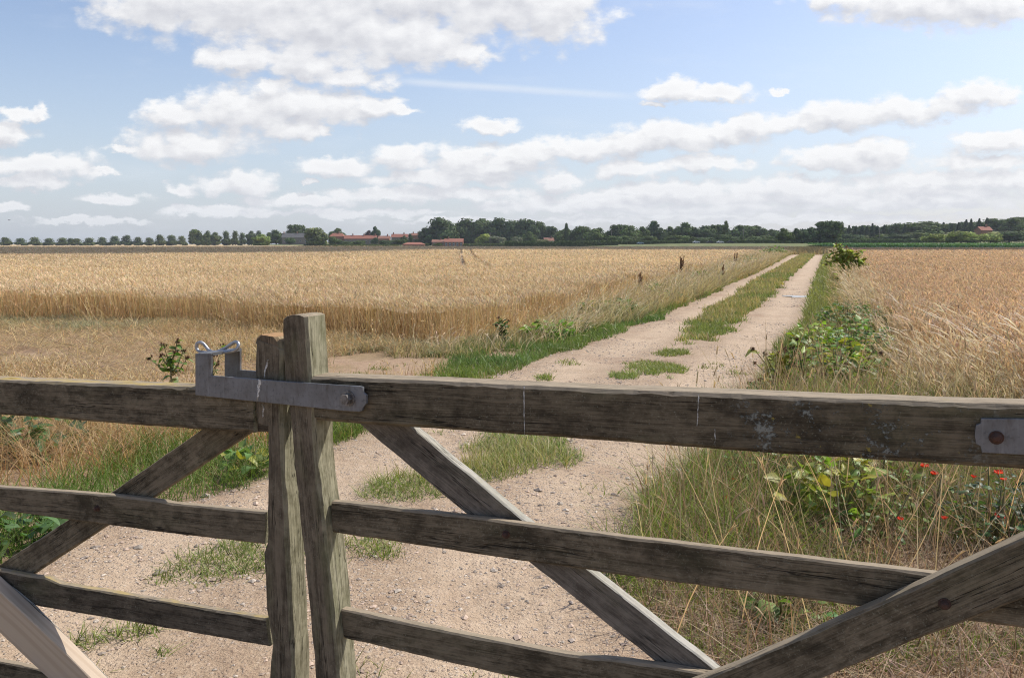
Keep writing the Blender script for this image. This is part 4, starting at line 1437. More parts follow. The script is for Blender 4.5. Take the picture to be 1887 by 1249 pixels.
def build_left_gate():
    a0 = onplane(515, 1249, 0)
    base = pl(a0[0], 0, .04)
    g = empty('field_gate', tuple(base), 'weathered timber gate leaf on the left mended with a pale new brace', 'gate', 'pair of timber gate leaves across the track')
    st = timber('meeting_stile', g, [(514, 640, 471, 625), (519, 646, 468, 630), (521, 655, 467.6, 640), (519, 694, 467.5, 694), (518, 745, 468, 760), (518.5, 780, 470, 779), (519, 787, 490, 786), (522, 860, 492, 860), (530, 1000, 490, 1000), (531, 1020, 484, 1019),
                             (534, 1078, 486, 1078), (536, 1125, 488, 1125), (539, 1190, 499, 1190), (541, 1249, 495, 1249)], .016, .100, M['wood_stile'], grow=(0, .26), seed=11, wob=.0025, r=.006)
    b = timber('broken_head', g, [(508, 621, 478, 617), (516, 630, 470, 623), (520.5, 646, 468, 633)], .018, .098, M['wood_orange'], seed=12, wob=.002, r=.006)
    top = timber('top_rail', g, [(0, 700, 0, 764), (180, 707, 180, 777.5), (358, 714, 358, 791), (466.5, 721, 467, 798)], .012, .096, M['wood_yellow'], grow=(1.6, 0), r=.005, seed=13, wob=.002)
    timber('tenon', g, [(467.6, 737, 467, 797), (496, 740, 496, 797)], .03, .08, M['wood_mossy'], seed=19)
    timber('middle_rail', g, [(0, 897, 0, 940.5), (200, 912, 196, 967), (250, 917, 250, 974), (300, 924, 300, 981), (319, 928, 319, 983), (489.5, 944, 487, 1003)], .045, .073, M['wood'], grow=(2.2, 0), r=.003, seed=15)
    timber('lower_rail', g, [(0, 1051, 0, 1104), (60, 1062, 64, 1115.6), (85, 1065, 85, 1119), (110, 1076, 110, 1123.5), (320, 1111, 320, 1159.5), (489.5, 1140, 496, 1191)], .045, .073, M['wood_mossy'], grow=(2.2, 0), r=.003, seed=16)
    timber('bottom_rail', g, [(0, 1219, 0, 1275), (66, 1232, 66, 1290), (490, 1330, 496, 1385)], .045, .073, M['wood'], grow=(2.2, 0), r=.003, seed=17)
    timber('brace', g, [(0, 1040, -70, 1140), (57, 1002, 57, 1060), (123, 958.7, 196, 968), (200, 910, 278, 919), (369, 793, 457.6, 799), (400, 772, 490, 776)], .074, .099, M['wood'], grow=(.9, 0), r=.003, seed=18)
    nb = timber('new_brace', g, [(0, 1090, 0, 1166), (82, 1165.5, 44, 1208), (111.6, 1193, 66, 1228), (165.5, 1249, 88, 1249)], -.012, .036, M['pale'], 'pale new softwood brace', grow=(.8, .45), r=.002, seed=20, wob=.001)
    timber('old_brace', g, [(0, 1064, 0, 1110), (64, 1117, 50, 1150), (139.5, 1190, 110, 1230), (197, 1249, 160, 1270)], .037, .0445, M['wood_grey'], 'split grey old brace behind the pale one', grow=(.8, .5), r=.002, seed=21, wob=.006)
    bolt(g, 180, 936, .0445, .0085, M['rust'])
    splat(st, [(494, 662), (490, 680), (488, 696)], .0155, .010, 7)
    splat(st, [(484.5, 745), (485, 768)], .0155, .010, 8)


build_right_gate()
build_left_gate()


# ------------------------------------------------------------------ trees, hedges, village
def crown_mesh(kind, seed):
    """unit tree: height 1, width 1 (radius .5); foliage of many leaf-sized clumps"""
    global R
    keepR = R
    R = np.random.default_rng(seed)
    b = MB()
    lobes = []
    SK = [(.27 * math.cos(a), .27 * math.sin(a), R.uniform(.16, .26), .2, .15) for a in np.linspace(.3, 6.5, 7)[:-1]]
    if kind == 'round':
        lobes = [(0, 0, .56, .38, .36)] + [(.30 * math.cos(a), .30 * math.sin(a), R.uniform(.38, .72), R.uniform(.18, .26), R.uniform(.14, .22)) for a in np.linspace(0, 6.28, 9)[:-1]] + [(R.uniform(-.12, .12), R.uniform(-.1, .1), .84, .2, .14)] + SK
    elif kind == 'lime':
        lobes = [(0, 0, .31, .47, .30), (0, 0, .56, .41, .30), (.03, .02, .74, .31, .22)] + [(.35 * math.cos(a), .35 * math.sin(a), R.uniform(.12, .30), .17, .15) for a in np.linspace(0, 6.28, 10)[:-1]]
    elif kind == 'broad':
        lobes = [(R.uniform(-.3, .3), R.uniform(-.3, .3), R.uniform(.35, .84), R.uniform(.17, .28), R.uniform(.12, .2)) for _ in range(14)] + [(0, 0, .5, .40, .40)] + SK
    elif kind == 'conifer':
        lobes = [(0, 0, z, .42 * (1 - z) + .06, .07) for z in np.linspace(.15, .95, 10)]
    elif kind == 'poplar':
        lobes = [(R.uniform(-.08, .08), R.uniform(-.08, .08), z, .36 * math.sin(math.pi * min(1, z * .8 + .15)) + .08, .13) for z in np.linspace(.14, .9, 8)]
    elif kind == 'shrub':
        lobes = [(R.uniform(-.3, .3), R.uniform(-.3, .3), R.uniform(.25, .7), R.uniform(.22, .34), R.uniform(.2, .3)) for _ in range(9)]
    elif kind == 'willow':
        lobes = [(R.uniform(-.3, .3), R.uniform(-.3, .3), R.uniform(.3, .72), R.uniform(.2, .3), R.uniform(.2, .28)) for _ in range(9)]
    n_each = {'conifer': 150, 'poplar': 170}.get(kind, 210)
    for (x, y, z, r, h) in lobes:
        N = n_each
        v = R.normal(size=(N, 3))
        v /= np.linalg.norm(v, axis=1, keepdims=True)
        k = R.uniform(.62, 1.08, (N, 1))
        p = v * k * np.array([r, r, h]) + np.array([x, y, z])
        nn = v + R.normal(0, .28, (N, 3))
        nn /= np.linalg.norm(nn, axis=1, keepdims=True)
        tone = R.uniform(.6, 1.4, (N, 1)) * R.uniform(.75, 1.3)
        hue = np.array([[1, 1, 1]]) + R.normal(0, .07, (N, 3))
        b.cards(p, nn, R.uniform(.05, .10, N) * (1.15 if kind != 'conifer' else .9), tone * hue)
        # denser inner foliage
        v = R.normal(size=(40, 3))
        v /= np.linalg.norm(v, axis=1, keepdims=True)
        b.cards(v * .6 * np.array([r, r, h]) + np.array([x, y, z]), v, .17, np.ones((40, 3)) * .8)
    R = keepR
    return b


def trunk_mesh(kind, seed):
    rr = np.random.default_rng(seed + 900)
    b = MB()
    top = {'conifer': .92, 'poplar': .85, 'shrub': .5}.get(kind, .62)
    r0 = {'shrub': .03, 'conifer': .028, 'poplar': .035}.get(kind, .04)
    zs = np.linspace(-.02, top, 7)
    pts = np.stack([rr.normal(0, .008, 7).cumsum(), rr.normal(0, .008, 7).cumsum(), zs], 1)
    b.tube(pts, np.linspace(r0, r0 * .25, 7), (.10, .08, .06), 7)
    if kind not in ('conifer',):
        for k in range(6):
            a = rr.uniform(0, 6.28)
            s = pts[rr.integers(2, 5)]
            e = s + np.array([math.cos(a) * .3, math.sin(a) * .3, rr.uniform(.12, .3)])
            b.tube([s, (s + e) / 2 + np.array([0, 0, -.02]), e], [r0 * .5, r0 * .35, r0 * .12], (.10, .08, .06), 5)
    return b


def tinted(name, base, scale=1.0):
    """foliage material of one species: the leaf colour times each leaf's own variation"""
    m, n, out = mat_new(name)
    a = n.new('ShaderNodeAttribute', attribute_name='Col')
    oi = n.new('ShaderNodeObjectInfo')
    c = n.mix(1.0, a.outputs['Color'], base + (1.0,), 'MULTIPLY')
    c = n.mix(n.ss(oi.outputs['Random'], 0, 1, 0.0, .5), c, n.mix(1.0, a.outputs['Color'], (base[0] * 1.7, base[1] * 1.35, base[2] * .9, 1), 'MULTIPLY'))
    b = principled(n, None, c, .75, .12)
    t = n.new('ShaderNodeBsdfTranslucent')
    n.lk(n.mix(1.0, c, (1.0, 1.15, .6, 1), 'MULTIPLY'), t.inputs['Color'])
    mx = n.new('ShaderNodeMixShader')
    mx.inputs[0].default_value = .2
    n.lk(b.outputs[0], mx.inputs[1])
    n.lk(t.outputs[0], mx.inputs[2])
    n.lk(mx.outputs[0], out.inputs[0])
    return m


SPEC = {'dark': tinted('dark_foliage', (.074, .112, .044)), 'mid': tinted('mid_foliage', (.092, .135, .046)),
        'light': tinted('light_foliage', (.22, .285, .085)), 'silver': tinted('silvery_foliage', (.175, .195, .12)),
        'pine': tinted('pine_foliage', (.056, .084, .046)), 'purple': tinted('copper_foliage', (.05, .034, .034)),
        'olive': tinted('olive_foliage', (.14, .165, .06)), 'avenue': tinted('lime_foliage', (.092, .125, .048))}
_proto = {}


def proto(kind, var, tone):
    k = (kind, var, tone)
    if k not in _proto:
        _proto[k] = (crown_mesh(kind, hash_(kind) + var * 7).mesh('crown', SPEC[tone]), trunk_mesh(kind, hash_(kind) + var).mesh('trunk', M['bark'], True))
    return _proto[k]


def hash_(s):
    return sum(ord(c) * (i + 3) for i, c in enumerate(s)) % 997


def tree(kind, tone, px, top, wpx, Y, label, name='broadleaf_tree', group=None, cat='tree', var=None, zbase=None):
    p = at(px, top, Y)
    zb = float(terrain(p[0], Y)) if zbase is None else zbase
    h = p[2] - zb
    w = wpx / FPX * Y
    cr, tr = proto(kind, int(R.integers(0, 3)) if var is None else var, tone)
    e = empty(name, (p[0], Y, zb), label, cat, group)
    e.rotation_euler = (0, 0, R.uniform(0, 6.28))
    e.scale = (w * 1.02, w * 1.02, h)
    c = link('crown', cr, e)
    t = link('trunk', tr, e)
    return e


ORD = ['first', 'second', 'third', 'fourth', 'fifth', 'sixth', 'seventh', 'eighth', 'ninth', 'tenth', 'eleventh', 'twelfth', 'thirteenth', 'fourteenth', 'fifteenth', 'sixteenth',
       'seventeenth', 'eighteenth', 'nineteenth', 'twentieth', 'twenty-first', 'twenty-second', 'twenty-third', 'twenty-fourth', 'twenty-fifth', 'twenty-sixth', 'twenty-seventh',
       'twenty-eighth', 'twenty-ninth', 'thirtieth']


def build_trees():
    # the avenue on the left skyline
    av = [(38, 222, 86), (150, 228, 88), (250, 220, 88), (350, 228, 86), (447, 224, 90), (508, 228, 60), (550, 230, 80), (640, 225, 92), (735, 220, 80), (822, 212, 84), (908, 206, 84), (990, 220, 74), (1073, 224, 76),
          (1150, 202, 78), (1232, 204, 84), (1308, 210, 70)]
    for i, (x, y, w) in enumerate(av):
        tree('lime', 'avenue', x / 3.904, 380 + y / 3.904 - .5, w / 3.904 * 1.04, 860 + R.uniform(-15, 15), 'round-headed lime, %s from the left end of the avenue on the skyline' % ORD[i], 'lime_tree', 'limes of the avenue on the left skyline')
    g2 = [(1410, 152, 110, 'broad'), (1470, 198, 66, 'round'), (1495, 172, 60, 'lime'), (1545, 187, 84, 'round'), (1625, 172, 66, 'lime'), (1690, 172, 60, 'lime'), (1740, 185, 60, 'lime'), (1805, 177, 72, 'round'), (1862, 172, 60, 'lime')]
    for i, (x, y, w, k) in enumerate(g2):
        lab = 'tallest spreading tree at the right end of the avenue' if i == 0 else 'dark round tree, %s to the right of the tallest avenue tree' % ORD[i - 1]
        tree(k, 'avenue', x / 3.904, 380 + y / 3.904 - .5, w / 3.904 * 1.05, 790 + R.uniform(-12, 12), lab, 'lime_tree', 'dark trees between avenue and village')
    L = [  # kind, tone, px, top, width, distance, label
        ('round', 'light', 481, 431, 34, 600, 'bright green bushy tree at the field edge left of the village'),
        ('round', 'dark', 508, 423, 34, 720, 'dark round tree just left of the grey stone house'),
        ('broad', 'dark', 545, 413, 30, 740, 'dark spreading tree rising behind the grey stone house'),
        ('round', 'dark', 565, 420, 26, 740, 'smaller dark tree right behind the grey stone house'),
        ('broad', 'olive', 583, 415, 42, 596, 'large olive-green tree standing alone at the field edge'),
        ('round', 'dark', 621, 420, 30, 730, 'domed dark tree behind the hipped red-roofed house'),
        ('round', 'purple', 677, 424, 19, 720, 'copper-purple tree behind the red-roofed terrace'),
        ('round', 'dark', 692, 416.5, 18, 722, 'narrow dark tree beside the copper-purple one'),
        ('shrub', 'mid', 615, 435, 22, 622, 'rounded shrub in front of the hipped red-roofed house'),
        ('shrub', 'mid', 643, 443, 26, 604, 'low green shrub in front of the red-roofed terrace'),
        ('shrub', 'mid', 662, 441, 20, 606, 'dull green shrub before the middle of the terrace'),
        ('shrub', 'dark', 628, 440, 14, 612, 'small dark shrub between the hipped house and the terrace'),
        ('shrub', 'mid', 806, 447, 16, 588, 'green shrub against the left wing of the brick house'),
        ('round', 'mid', 745, 434, 14, 660, 'rounded garden tree between the pale house and the upper brick house'),
        ('shrub', 'mid', 534, 437, 20, 660, 'bushy tree in front of the grey stone house'),
        ('shrub', 'dark', 690, 437, 14, 612, 'dark shrub against the right end of the terrace'),
        ('shrub', 'dark', 710, 440, 28, 610, 'dark shrub mass in front of the cottage beside the terrace'),
        ('shrub', 'dark', 737, 440, 26, 612, 'dark shrub mass behind the left end of the low barn'),
        ('poplar', 'dark', 756, 431, 12, 640, 'slim dark tree rising among the village roofs'),
        ('shrub', 'mid', 772, 438, 22, 640, 'green garden tree above the low red barn'),
        ('shrub', 'mid', 786, 447, 14, 598, 'small bush between the low barn and the brick house'),
        ('willow', 'light', 890, 428, 30, 604, 'pale green willow in front of the dark wood'),
        ('willow', 'silver', 917, 433, 44, 606, 'wide silvery willow beside the pale green one'),
        ('willow', 'silver', 951, 434, 26, 608, 'round silvery willow right of the wide one'),
        ('round', 'mid', 976, 426, 28, 616, 'mid-green round tree left of the white-gabled cottage'),
        ('shrub', 'silver', 997, 438, 24, 600, 'pale shrub hard against the white-gabled cottage'),
        ('shrub', 'light', 1057, 436, 24, 605, 'yellow-green shrub at the foot of the wood'),
        ('shrub', 'mid', 1078, 437, 20, 607, 'mid-green shrub right of the yellow-green one'),
    ]
    for k, t, x, y, w, Y, lab in L:
        tree(k, t, x, y, w, Y, lab, 'garden_shrub' if k == 'shrub' else 'willow_tree' if k == 'willow' else 'broadleaf_tree', 'trees and shrubs round the village', 'shrub' if k == 'shrub' else 'tree')
    wood = [(784, 419, 26), (807, 401, 58), (826, 412, 44), (846, 409, 34), (872, 402, 48), (897, 402, 44), (912, 403, 36), (933, 401, 48), (953, 403, 40), (974, 404, 40), (990, 402, 26), (1011, 417, 34)]
    for i, (x, y, w) in enumerate(wood):
        tree('broad' if i % 3 else 'round', 'dark', x, y, w * 1.15, 650 + R.uniform(-15, 25), 'tall dark crown, %s from the left in the wood behind the brick house' % ORD[i], group='dark trees of the wood behind the brick house')
    mid = [('round', 1039, 420, 30), ('poplar', 1044, 412, 11), ('broad', 1069, 412, 36), ('round', 1095, 421, 36), ('round', 1106, 419, 26), ('round', 1120, 425, 18), ('broad', 1142, 413, 34), ('round', 1163, 415, 34), ('round', 1182, 417, 28),
           ('poplar', 1204, 408, 30), ('round', 1219, 419, 20), ('round', 1235, 417, 26), ('round', 1265, 409, 38), ('round', 1298, 415, 40), ('broad', 1324, 413, 30), ('poplar', 1338, 408, 13), ('round', 1357, 414, 36), ('broad', 1378, 411.5, 42), ('round', 1399, 415, 34), ('round', 1427, 422, 26)]
    for i, (k, x, y, w) in enumerate(mid):
        tree(k, ['mid', 'dark', 'dark', 'mid'][i % 4], x, y, w * 1.12, 560 + R.uniform(-20, 20), '%s tree, %s from the left in the belt behind the road' % ({'round': 'domed dark', 'poplar': 'slim upright', 'broad': 'wide dark'}[k], ORD[i]), 'poplar_tree' if k == 'poplar' else 'broadleaf_tree', 'trees of the belt behind the road')
    rt = [('round', 'mid', 1449, 420, 34, 'round mid-green tree left of the big dark oak'), ('round', 'dark', 1468, 420, 24, 'small dark tree left of the big dark oak'), ('round', 'dark', 1494, 418, 34, 'dark tree touching the left side of the big oak'),
          ('broad', 'dark', 1529, 406, 50, 'big dark oak standing at the end of the track')]
    for k, t, x, y, w, lab in rt:
        tree(k, t, x, y, w, 430, lab, 'broadleaf_tree', 'trees at the end of the track', zbase=.5)
    con = [(1552, 418), (1565, 416), (1577, 418), (1589, 416), (1598, 418), (1608, 412.5), (1617, 417), (1630, 415), (1668, 415), (1672, 417), (1739, 410), (1755, 412), (1767, 410), (1781, 405), (1790, 404), (1805, 403), (1819, 402)]
    for i, (x, y) in enumerate(con):
        tree('conifer', 'pine', x, y, 20 if i < 10 else 18, 520 + R.uniform(-12, 20), 'pointed dark conifer, %s from the left in the right-hand plantation' % ORD[i], 'conifer_tree', 'conifers of the right-hand plantation')
    br = [(1644, 411, 36, 'mid'), (1702, 407, 66, 'mid'), (1727, 412, 34, 'dark'), (1680, 414, 30, 'dark'), (1800, 406, 40, 'dark'), (1842, 402, 46, 'mid'), (1866, 401, 40, 'mid'), (1893, 399, 44, 'dark')]
    for i, (x, y, w, t) in enumerate(br):
        tree('broad', t, x, y, w * 1.1, 530 + R.uniform(-10, 15), 'rounded broadleaf crown, %s from the left among the right-hand conifers' % ORD[sorted(b_[0] for b_ in br).index(x)], group='broadleaf trees among the right-hand conifers')
    sc = [('light', 1722, 430, 34), ('light', 1748, 427, 40), ('light', 1772, 425, 40), ('light', 1798, 427, 42), ('light', 1826, 426, 40), ('mid', 1738, 436, 34), ('light', 1784, 435, 40), ('dark', 1862, 421, 54), ('dark', 1895, 418, 40)]
    for i, (t, x, y, w) in enumerate(sc):
        tree('shrub', t, x, y, w * 1.15, 415 + R.uniform(-10, 10), '%s bush, %s from the left in front of the right-hand wood' % ({'light': 'pale green', 'mid': 'mid-green', 'dark': 'big dark'}[t], ORD[sorted(b_[1] for b_ in sc).index(x)]), 'field_bush', 'bushes in front of the right-hand wood', 'bush')
    lo = [(1195, 432, 34), (1135, 430, 30), (1340, 431, 36), (1250, 433, 40), (1290, 434, 44), (1400, 432, 40), (1160, 434, 36), (1475, 433, 36), (1570, 429, 36), (1605, 430, 44), (1655, 431, 44), (1690, 428, 40)]
    xs = sorted(b_[0] for b_ in lo)
    for i, (x, y, w) in enumerate(lo):
        tree('shrub', 'mid' if i % 2 else 'dark', x, y, w * 1.2, 505 + R.uniform(-8, 8), 'low leafy tree behind the long hedge, %s from the left' % ORD[xs.index(x)], 'hedgerow_tree', 'low trees behind the long hedge')


def hedge(label, x0, x1, top0, top1, Y0, Y1, tone, depth=3.0, n=1400, size=.9, name='hedge'):
    b = MB()
    p0, p1 = at(x0, top0, Y0), at(x1, top1, Y1)
    t = R.random(n)
    f = p0[None] * (1 - t[:, None]) + p1[None] * t[:, None]
    zb = terrain(f[:, 0], f[:, 1]) - .3
    hh = (f[:, 2] - zb) * (.82 + .3 * fbm(t * 40, t * 0, 1.0, 3, int(x0)))
    k = np.sqrt(R.random(n))
    f[:, 2] = zb + hh * k
    f[:, 1] += R.uniform(-.5, .5, n) * depth
    nn = R.normal(size=(n, 3)) + np.array([0, -.6, .7])
    nn /= np.linalg.norm(nn, axis=1, keepdims=True)
    org = np.array([f[:, 0].mean(), f[:, 1].mean(), 0])
    b.cards(f - org, nn, R.uniform(.6, 1.3, n) * size, R.uniform(.65, 1.3, (n, 1)) * np.ones((1, 3)))
    # woody heart of the hedge
    m = 60
    for s in range(m):
        a, c = p0 + (p1 - p0) * s / m, p0 + (p1 - p0) * (s + 1.02) / m
        z = float(terrain(a[0], a[1]))
        h = (a[2] - z) * .78
        V = np.array([[a[0], a[1] - depth * .3, z - .3], [c[0], c[1] - depth * .3, z - .3], [c[0], c[1], z + h], [a[0], a[1], z + h], [a[0], a[1] + depth * .3, z - .3], [c[0], c[1] + depth * .3, z - .3]]) - org
        b.add(V, [[0, 1, 2, 3], [3, 2, 5, 4]], None, (.7, .7, .7))
    o = link(name, b.mesh(name, SPEC[tone]), loc=tuple(org))
    return tag(o, label, 'hedge')


def build_hedges():
    hedge('dark clipped hedge along the road between wheat and tree belt', 930, 1430, 444.5, 441, 480, 470, 'dark', 3, 3800)
    hedge('dark hedge continuing along the green crop to the right', 1430, 1725, 441, 440, 470, 455, 'mid', 3, 2400)
    hedge('low green hedge below the village gardens', 560, 735, 450, 450.5, 592, 592, 'mid', 3, 1800, .8)
    hedge('thin dark hedge along the field below the grey stone house', 440, 600, 452.3, 452, 598, 598, 'dark', 2, 900, .6)
    hedge('bushy hedge between the brick house and the willows', 848, 1010, 449.5, 447.5, 594, 590, 'mid', 3, 1700, .9)
    # the wood seen as one mass behind the separate crowns
    b = MB()
    n = 26000
    px = R.uniform(775, 1960, n)
    top = np.interp(px, [775, 800, 860, 990, 1030, 1120, 1200, 1300, 1400, 1440, 1560, 1700, 1790, 1960], [435, 424, 415, 414, 425, 431, 424, 423, 423, 428, 420, 414, 411, 406])
    Y = np.interp(px, [775, 1020, 1100, 1430, 1500, 1960], [690, 690, 610, 600, 570, 570]) + R.uniform(-10, 10, n)
    P = np.array([at(a, c, d) for a, c, d in zip(px, top, Y)])
    zb = terrain(P[:, 0], P[:, 1])
    P[:, 2] = zb + (P[:, 2] - zb) * R.uniform(.0, 1.0, n) * (.8 + .4 * fbm(px, px * 0, .08, 3, 5))
    nn = R.normal(size=(n, 3)) + np.array([0, -.6, .5])
    nn /= np.linalg.norm(nn, axis=1, keepdims=True)
    b.cards(P, nn, R.uniform(1.2, 2.6, n), R.uniform(.6, 1.25, (n, 1)) * np.ones((1, 3)))
    tag(link('wood', b.mesh('wood', SPEC['dark'])), 'dark mass of woodland behind the separate trees', 'woodland', kind='stuff')


def village_material(name, c1, c2, sc=2.0, rough=.85):
    m, n, out = mat_new(name)
    tc = n.new('ShaderNodeTexCoord')
    f = n.noise(tc.outputs['Object'], sc, 5, .6)
    principled(n, out, n.mix(n.ss(f, .35, .65), c1, c2), rough, .2)
    return m


def build_village():
    brick = village_material('old_brick', (.26, .135, .09), (.34, .185, .125))
    stone = village_material('grey_stone', (.20, .165, .13), (.27, .225, .18))
    tile = village_material('red_pantile', (.27, .11, .075), (.34, .15, .105))
    dull = village_material('weathered_tile', (.24, .115, .08), (.31, .16, .115))
    slate = village_material('grey_slate', (.12, .115, .11), (.17, .165, .16))
    white = village_material('white_render', (.66, .63, .58), (.74, .71, .66))
    glass = village_material('window_glass', (.03, .035, .04), (.06, .065, .07), 1, .2)
    frame = village_material('window_frame_white', (.7, .7, .68), (.75, .75, .72))

    def house(x0, x1, top, eave, Y, wall, roof, label, hip=False, chim=(), wins=0, rows=1, depth=7.0, zb=None, name='house', cat='house'):
        pl_, pr_ = at(x0, top, Y), at(x1, top, Y)
        xc, w = (pl_[0] + pr_[0]) / 2, pr_[0] - pl_[0]
        z0 = float(terrain(xc, Y)) if zb is None else zb
        ht, he = at(x0, top, Y)[2] - z0, at(x0, eave, Y)[2] - z0
        e = empty(name, (xc, Y + depth / 2, z0), label, cat, 'houses of the far village')
        b = MB()
        hw, hd = w / 2, depth / 2
        b.box((-hw, -hd, -.5), (hw, hd, he))
        b.mesh
        if not hip:
            b.add([(-hw, -hd, he), (-hw, hd, he), (-hw, 0, ht - .15), (hw, -hd, he), (hw, hd, he), (hw, 0, ht - .15)], None, [(0, 2, 1), (3, 4, 5)])
        link('wall', b.mesh('wall', wall), e)
        r = MB()
        ov = .35
        k = hw * .45 if hip else 0
        v = [(-hw - ov, -hd - ov, he - .15), (hw + ov, -hd - ov, he - .15), (hw + ov - k, 0, ht), (-hw - ov + k, 0, ht), (-hw - ov, hd + ov, he - .15), (hw + ov, hd + ov, he - .15)]
        v2 = [(a, c, d + .18) for a, c, d in v]
        r.add(v + v2, [(0, 3, 2, 1), (4, 5, 2, 3), (6, 7, 8, 9), (9, 8, 11, 10), (0, 1, 7, 6), (5, 4, 10, 11), (1, 2, 8, 7), (2, 5, 11, 8), (3, 0, 6, 9), (4, 3, 9, 10)], [(0, 4, 3), (1, 2, 5), (6, 9, 10), (7, 11, 8)] if hip else None)
        ro = link('roof', r.mesh('roof', roof), e)
        for cx in chim:
            c = MB()
            c.box((cx * hw - .45, -.4, ht - .8), (cx * hw + .45, .4, ht + 1.3))
            c.box((cx * hw - .25, -.2, ht + 1.3), (cx * hw + .05, .15, ht + 1.7))
            link('chimney', c.mesh('chimney', brick), ro)
        for q in range(rows):
            for i in range(wins):
                wx = -hw + w * (i + .5) / wins
                wz = he * (.28 + .45 * q) if rows > 1 else he * .5
                f = MB()
                f.box((wx - .65, -hd - .06, wz - .6), (wx + .65, -hd + .02, wz + .75))
                fo = link('window', f.mesh('window', frame), e)
                p = MB()
                for sx in (-.3, .3):
                    p.box((wx + sx - .26, -hd - .075, wz - .5), (wx + sx + .26, -hd - .05, wz + .65))
                link('pane', p.mesh('pane', glass), fo)
        return e

    house(519, 568, 430, 438, 700, stone, slate, 'long grey stone house with slate roof on the rise', chim=(-.9, .1, .8), wins=5)
    house(606, 634, 430, 436, 655, brick, tile, 'red-roofed hipped house at the left end of the terrace', True, (.2,), 2)
    house(634, 693, 434, 440, 648, stone, tile, 'long terrace with a red tiled roof in the village', chim=(-.5, .2, .9), wins=8)
    house(697, 717, 435, 440, 640, brick, dull, 'brick cottage with tiled roof right of the terrace', chim=(.6,), wins=2)
    house(721, 751, 431.5, 437, 680, stone, tile, 'pale house with red roof behind the low barn', chim=(-.8, .5), wins=3)
    house(757, 782, 430, 434, 720, brick, dull, 'upper brick house with dull roof above the low barn', chim=(-.7, .0, .8), wins=2)
    house(785, 811, 433, 438, 690, white, dull, 'pale walled house behind the brick house', chim=(.7,), wins=3)
    house(829, 842, 432, 437, 700, brick, dull, 'small brick house against the dark wood', chim=(.4,), wins=1)
    house(741.5, 782, 447, 450.7, 590, brick, tile, 'long low barn with orange tiled roof at the field edge', True, depth=8, name='barn', cat='barn')
    house(796, 820, 442, 446, 596, brick, dull, 'left wing of the brick house with a darker roof', chim=(.3,), wins=3)
    house(819, 853, 440, 446, 592, brick, tile, 'two-storey brick house with orange roof at the field edge', chim=(-.6,), wins=5, rows=2, depth=8)
    house(1003, 1021, 438.5, 444, 600, white, dull, 'white-gabled cottage at the edge of the wood', chim=(.5,), wins=2)
    house(1809, 1829, 418, 424.5, 470, brick, tile, 'lone red-roofed house on the wooded slope at right', wins=2, chim=(.5,))

    # poles along the road
    for px, top, Y, lab in ((903, 428, 560, 'tall pole in front of the silvery willow'), (1127, 425, 540, 'pole standing left of the tree belt'),
                            (1370, 422, 500, 'pole by the hedge near the middle of the belt'), (1621, 420, 470, 'pole in front of the right-hand conifers')):
        p = at(px, top, Y)
        z0 = float(terrain(p[0], Y))
        e = empty('utility_pole', (p[0], Y, z0), lab, 'pole', 'utility poles beyond the fields')
        b = MB()
        b.tube([(0, 0, -.3), (0, 0, (p[2] - z0) * .5), (0, 0, p[2] - z0)], [.2, .18, .15], (.20, .18, .16), 8)
        link('shaft', b.mesh('shaft', M['bark'], True), e)
        b = MB()
        b.box((-.9, -.08, p[2] - z0 - .9), (.9, .08, p[2] - z0 - .7), (.20, .18, .16))
        link('crossarm', b.mesh('crossarm', M['bark']), e)
    # cars on the road beyond
    cw = village_material('white_car_paint', (.72, .73, .74), (.76, .77, .78), 1, .3)
    cb = village_material('blue_car_paint', (.30, .38, .46), (.34, .42, .5), 1, .3)
    ck = village_material('dark_car_paint', (.03, .03, .035), (.05, .05, .055), 1, .3)
    tyre = village_material('tyre_rubber', (.02, .02, .02), (.03, .03, .03), 1, .8)
    for px, mt, lab in ((1180, cb, 'pale blue car, leftmost on the far road'), (1283, cw, 'white car, second from the left on the far road'), (1308, ck, 'dark car between the two white cars'),
                        (1327, cw, 'white car right of the dark car on the far road'), (1346, ck, 'dark car, rightmost on the far road')):
        Y = 466.0
        p = at(px, 448, Y)
        z0 = max(1.4, float(terrain(p[0], Y)))
        e = empty('parked_car', (p[0], Y, z0), lab, 'car', 'cars on the far road')
        b = MB()
        prof = [(-2.0, .35), (-2.05, .75), (-1.3, .9), (-.7, 1.4), (.7, 1.42), (1.35, .95), (2.0, .8), (2.05, .35)]
        V = [(x, -.85, z) for x, z in prof] + [(x, .85, z) for x, z in prof]
        b.add(V, [(i, i + 1, i + 9, i + 8) for i in range(7)] + [(0, 1, 6, 7), (1, 2, 5, 6), (2, 3, 4, 5), (8, 15, 14, 9), (9, 14, 13, 10), (10, 13, 12, 11), (0, 8, 15, 7)])
        link('body', b.mesh('body', mt), e)
        b = MB()
        b.add([(-1.1, -.86, .95), (-.62, -.86, 1.32), (.62, -.86, 1.34), (1.15, -.86, .98)], [(0, 3, 2, 1)])
        link('side_window', b.mesh('side_window', glass), e)
        for wx in (-1.25, 1.25):
            for wy in (-.8, .8):
                b = MB()
                b.tube([(wx, wy - .1, .32), (wx, wy + .1, .32)], [.33, .33], ns=12)
                link('wheel', b.mesh('wheel', tyre), e)
    # the verge bank carrying that road
    b = MB()
    xs = np.linspace(60, 145, 60)
    for y0, y1, za, zb in ((455, 463, 0, 1.35), (463, 470, 1.35, 1.4)):
        V = [(x, y0, za + float(terrain(x, y0)) * 0 + .3 * (za == 0)) for x in xs] + [(x, y1, zb) for x in xs]
        b.add(V, [(i, i + 1, i + 61, i + 60) for i in range(59)])
    m, n, out = mat_new('road_bank')
    g = n.new('ShaderNodeNewGeometry')
